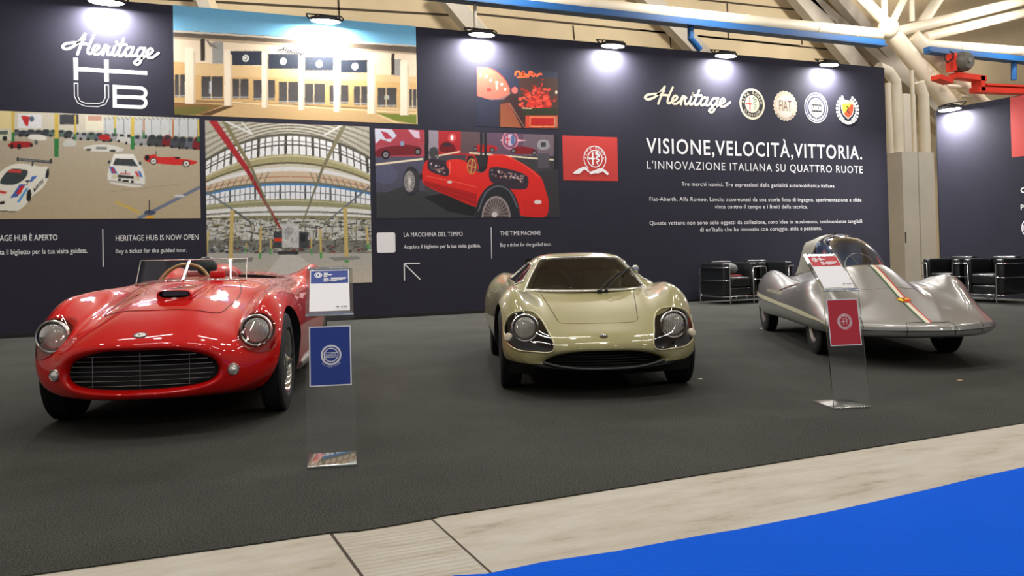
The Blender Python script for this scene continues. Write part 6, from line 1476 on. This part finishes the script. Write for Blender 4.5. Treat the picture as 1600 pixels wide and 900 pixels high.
def stand_full(loc, rz, wd, label, kind, poster_label):
    before = set(bpy.data.objects)
    t, col, on, path = stand(loc, rz, wd, label, kind)
    for o in set(bpy.data.objects) - before:
        if o.name.startswith('sheet') and not o.name.startswith('sheet_holder'): seat_on(o, t)
    pp = on(path[2], path[3], .005); f_ = Flat(pp, .0004); x0, x1 = .016, wd - .016; L = math.hypot(.098, .725); s0, s1 = .378 * L / .725, .670 * L / .725
    f_.rect(x0, s0, x1, s1, M_paper); f_.rect(x0 + .006, s0 + .006, x1 - .006, s1 - .006, col); c = ((x0 + x1) / 2 + .004, (s0 + s1) / 2 + .004); R = .050
    if kind == 'lancia':
        f_.ring(c, R, R, R * .18, M_paper); f_.ring(c, R * .70, R * .70, R * .10, M_paper, 40, math.radians(25), math.radians(155)); f_.ring(c, R * .70, R * .70, R * .10, M_paper, 40, math.radians(205), math.radians(335)); f_.rect(c[0] - R * .66, c[1] - R * .26, c[0] + R * .70, c[1] + R * .26, M_paper); f_.rect(c[0] - R * .58, c[1] - R * .2, c[0] + R * .62, c[1] + R * .2, col); f_.text('LANCIA', c[0] + R * .02, c[1] - R * .13, M_paper, R * 1.08, R * .26, 'c', .02); f_.rect(c[0] - R * .72, c[1] - R * .5, c[0] - R * .64, c[1] + R * .3, M_paper); f_.arc('CLASSICHE', c, R * 1.22, R * .16, M_paper, math.radians(225), math.radians(315), True)
    else:
        f_.ell(c, R, R, mat('pale_pink_ink', (238, 206, 206), .5)); f_.ring(c, R * .66, R * .66, R * .05, col); f_.arc('ALFA ROMEO', c, R * .74, R * .17, col, math.radians(170), math.radians(10)); f_.arc('CLASSICHE', c, R * .92, R * .16, col, math.radians(222), math.radians(318), True); f_.ell(c, R * .60, R * .60, col); cross(f_, c, R * .56, mat('pale_pink_ink'), .10); serpent(f_, c, R * .56, mat('pale_pink_ink'), .22, .1)
    o = f_.build('poster'); tag(o, poster_label, 'poster'); seat_on(o, t); return t
a = on_floor(480, 733); stand_full((a[0], a[1], 0), -12.5, .236, 'clear acrylic stand with blue sheets, in front of the red car', 'lancia', 'blue poster with a round white emblem on the left acrylic stand')
a = on_floor(1303, 640); stand_full((a[0], a[1], 0), -15.2, .245, 'clear acrylic stand with red sheets, in front of the silver car', 'alfa', 'red poster with a round pink emblem on the right acrylic stand')

# ------------------------------------------------------------------ black leather armchairs with chrome tube frames
M_blk = mat('black_leather', (20, 22, 23), .32, coat=.25, bump=.15, bscale=35)
def armchair(W=.76, D=.72, H=.76):
    t = thing('armchair', 'x', 'armchair', (0, 0, 0))
    hw = W / 2; aw = .155; bz = .145
    def cushion(name, lo, hi, bev):
        b = MB(); b.box(lo, hi, M_blk, bev, 4); o = b.build(name, t, 40)
        return o
    for s in (-1, 1):
        x0, x1 = sorted((s * (hw - .012), s * (hw - aw))); cushion('arm_cushion', (x0, -D / 2 + .015, bz), (x1, D / 2 - .03, H - .035), .035)
    cushion('back_cushion', (-hw + aw + .004, D / 2 - .20, bz + .12), (hw - aw - .004, D / 2 - .03, H), .04)
    cushion('base_cushion', (-hw + aw + .004, -D / 2 + .02, bz), (hw - aw - .004, D / 2 - .20, bz + .15), .03)
    cushion('seat_cushion', (-hw + aw + .004, -D / 2 + .0, bz + .152), (hw - aw - .004, D / 2 - .20, bz + .335), .045)
    b = MB(); r = .0105; zt = H - .115; zm = .42; zb = .135; yf = -D / 2 - .012; yb = D / 2 + .012
    for s in (-1, 1):
        xi, xo = s * (hw - aw + .03), s * (hw + .01)
        b.tube([(xi, yf, 0), (xi, yf, zt - .02), (xi + s * .02, yf, zt), (xo - s * .02, yf, zt), (xo, yf + .02, zt), (xo, yb - .02, zt), (xo - s * .02, yb, zt)], r, M_chrome, 10)
        b.tube([(xi, yf, zm), (xo - s * .015, yf, zm), (xo, yf + .015, zm), (xo, yb, zm)], r * .8, M_chrome, 8)
        b.tube([(xi, yf, zb), (xo - s * .015, yf, zb), (xo, yf + .015, zb), (xo, yb, zb)], r * .9, M_chrome, 8)
        b.tube([(s * (hw - .03), yb, 0), (s * (hw - .03), yb, zt)], r, M_chrome, 10)
    b.tube([(-hw, yb, zt), (hw, yb, zt)], r, M_chrome, 8); b.tube([(-hw, yb, zb), (hw, yb, zb)], r, M_chrome, 8); b.tube([(-hw + aw, yf, zb), (hw - aw, yf, zb)], r * .9, M_chrome, 8)
    for x in (-.12, .12): b.tube([(x, yf + .01, zb), (x, yf + .02, zb - .045)], .006, M_chrome, 6)
    b.build('frame', t, 50); return t
ch = armchair()
def copy_thing(src):
    c = src.copy(); COL.objects.link(c)
    for k in src.children:
        d = k.copy(); COL.objects.link(d); d.parent = c
        for k2 in k.children:
            e = k2.copy(); COL.objects.link(e); e.parent = d
    return c
AC = [(9.80, 12.66, 0, 'black leather armchair with a bag on its seat, nearest the wall texts'), (10.605, 12.66, 0, 'black leather armchair half hidden behind the silver car canopy'),
      (13.13, 9.88, -PI / 2, 'black leather armchair at the right edge, nearest the camera of its row'), (13.13, 10.69, -PI / 2, 'black leather armchair beside the white column casing, behind the silver car')]
for i, (x, y, rz, lab) in enumerate(AC):
    c = ch if i == 0 else copy_thing(ch); c.location = (x, y, 0); c.rotation_euler = (0, 0, rz); c['label'] = lab; c['group'] = 'black armchairs round the stand'
b = MB(); bm = bmesh.new(); bmesh.ops.create_uvsphere(bm, u_segments=20, v_segments=14, radius=1); b.bm(bm, mat('grey_bag_cloth', (96, 98, 94), .8, bump=.5, bscale=12), Matrix.Translation((9.76, 12.56, .614)) @ Matrix.Diagonal((.15, .11, .105, 1)))
b.box((9.60, 12.42, .482), (9.91, 12.64, .506), mat('red_folder', (150, 36, 32), .6), .006); tag(b.build('bag', None, 60), 'small grey bag on a red folder lying on the armchair seat', 'bag')
# scraps on the carpet
for k, (px, py, lab, c) in enumerate([(1500, 595, 'tiny tan paper scrap on the carpet in front of the silver car', (190, 160, 120)), (1094, 593, 'tiny white paper scrap on the carpet right of the cream car', (220, 218, 206)), (1190, 514, 'tiny pale scrap on the carpet behind the silver car rear wheel', (200, 198, 190))]):
    a = on_floor(px, py); b = MB(); b.box((a[0] - .018, a[1] - .014, .0005), (a[0] + .018, a[1] + .014, .006), mat('scrap_paper_%d' % k, c, .7), .002); tag(b.build('paper_scrap'), lab, 'litter')
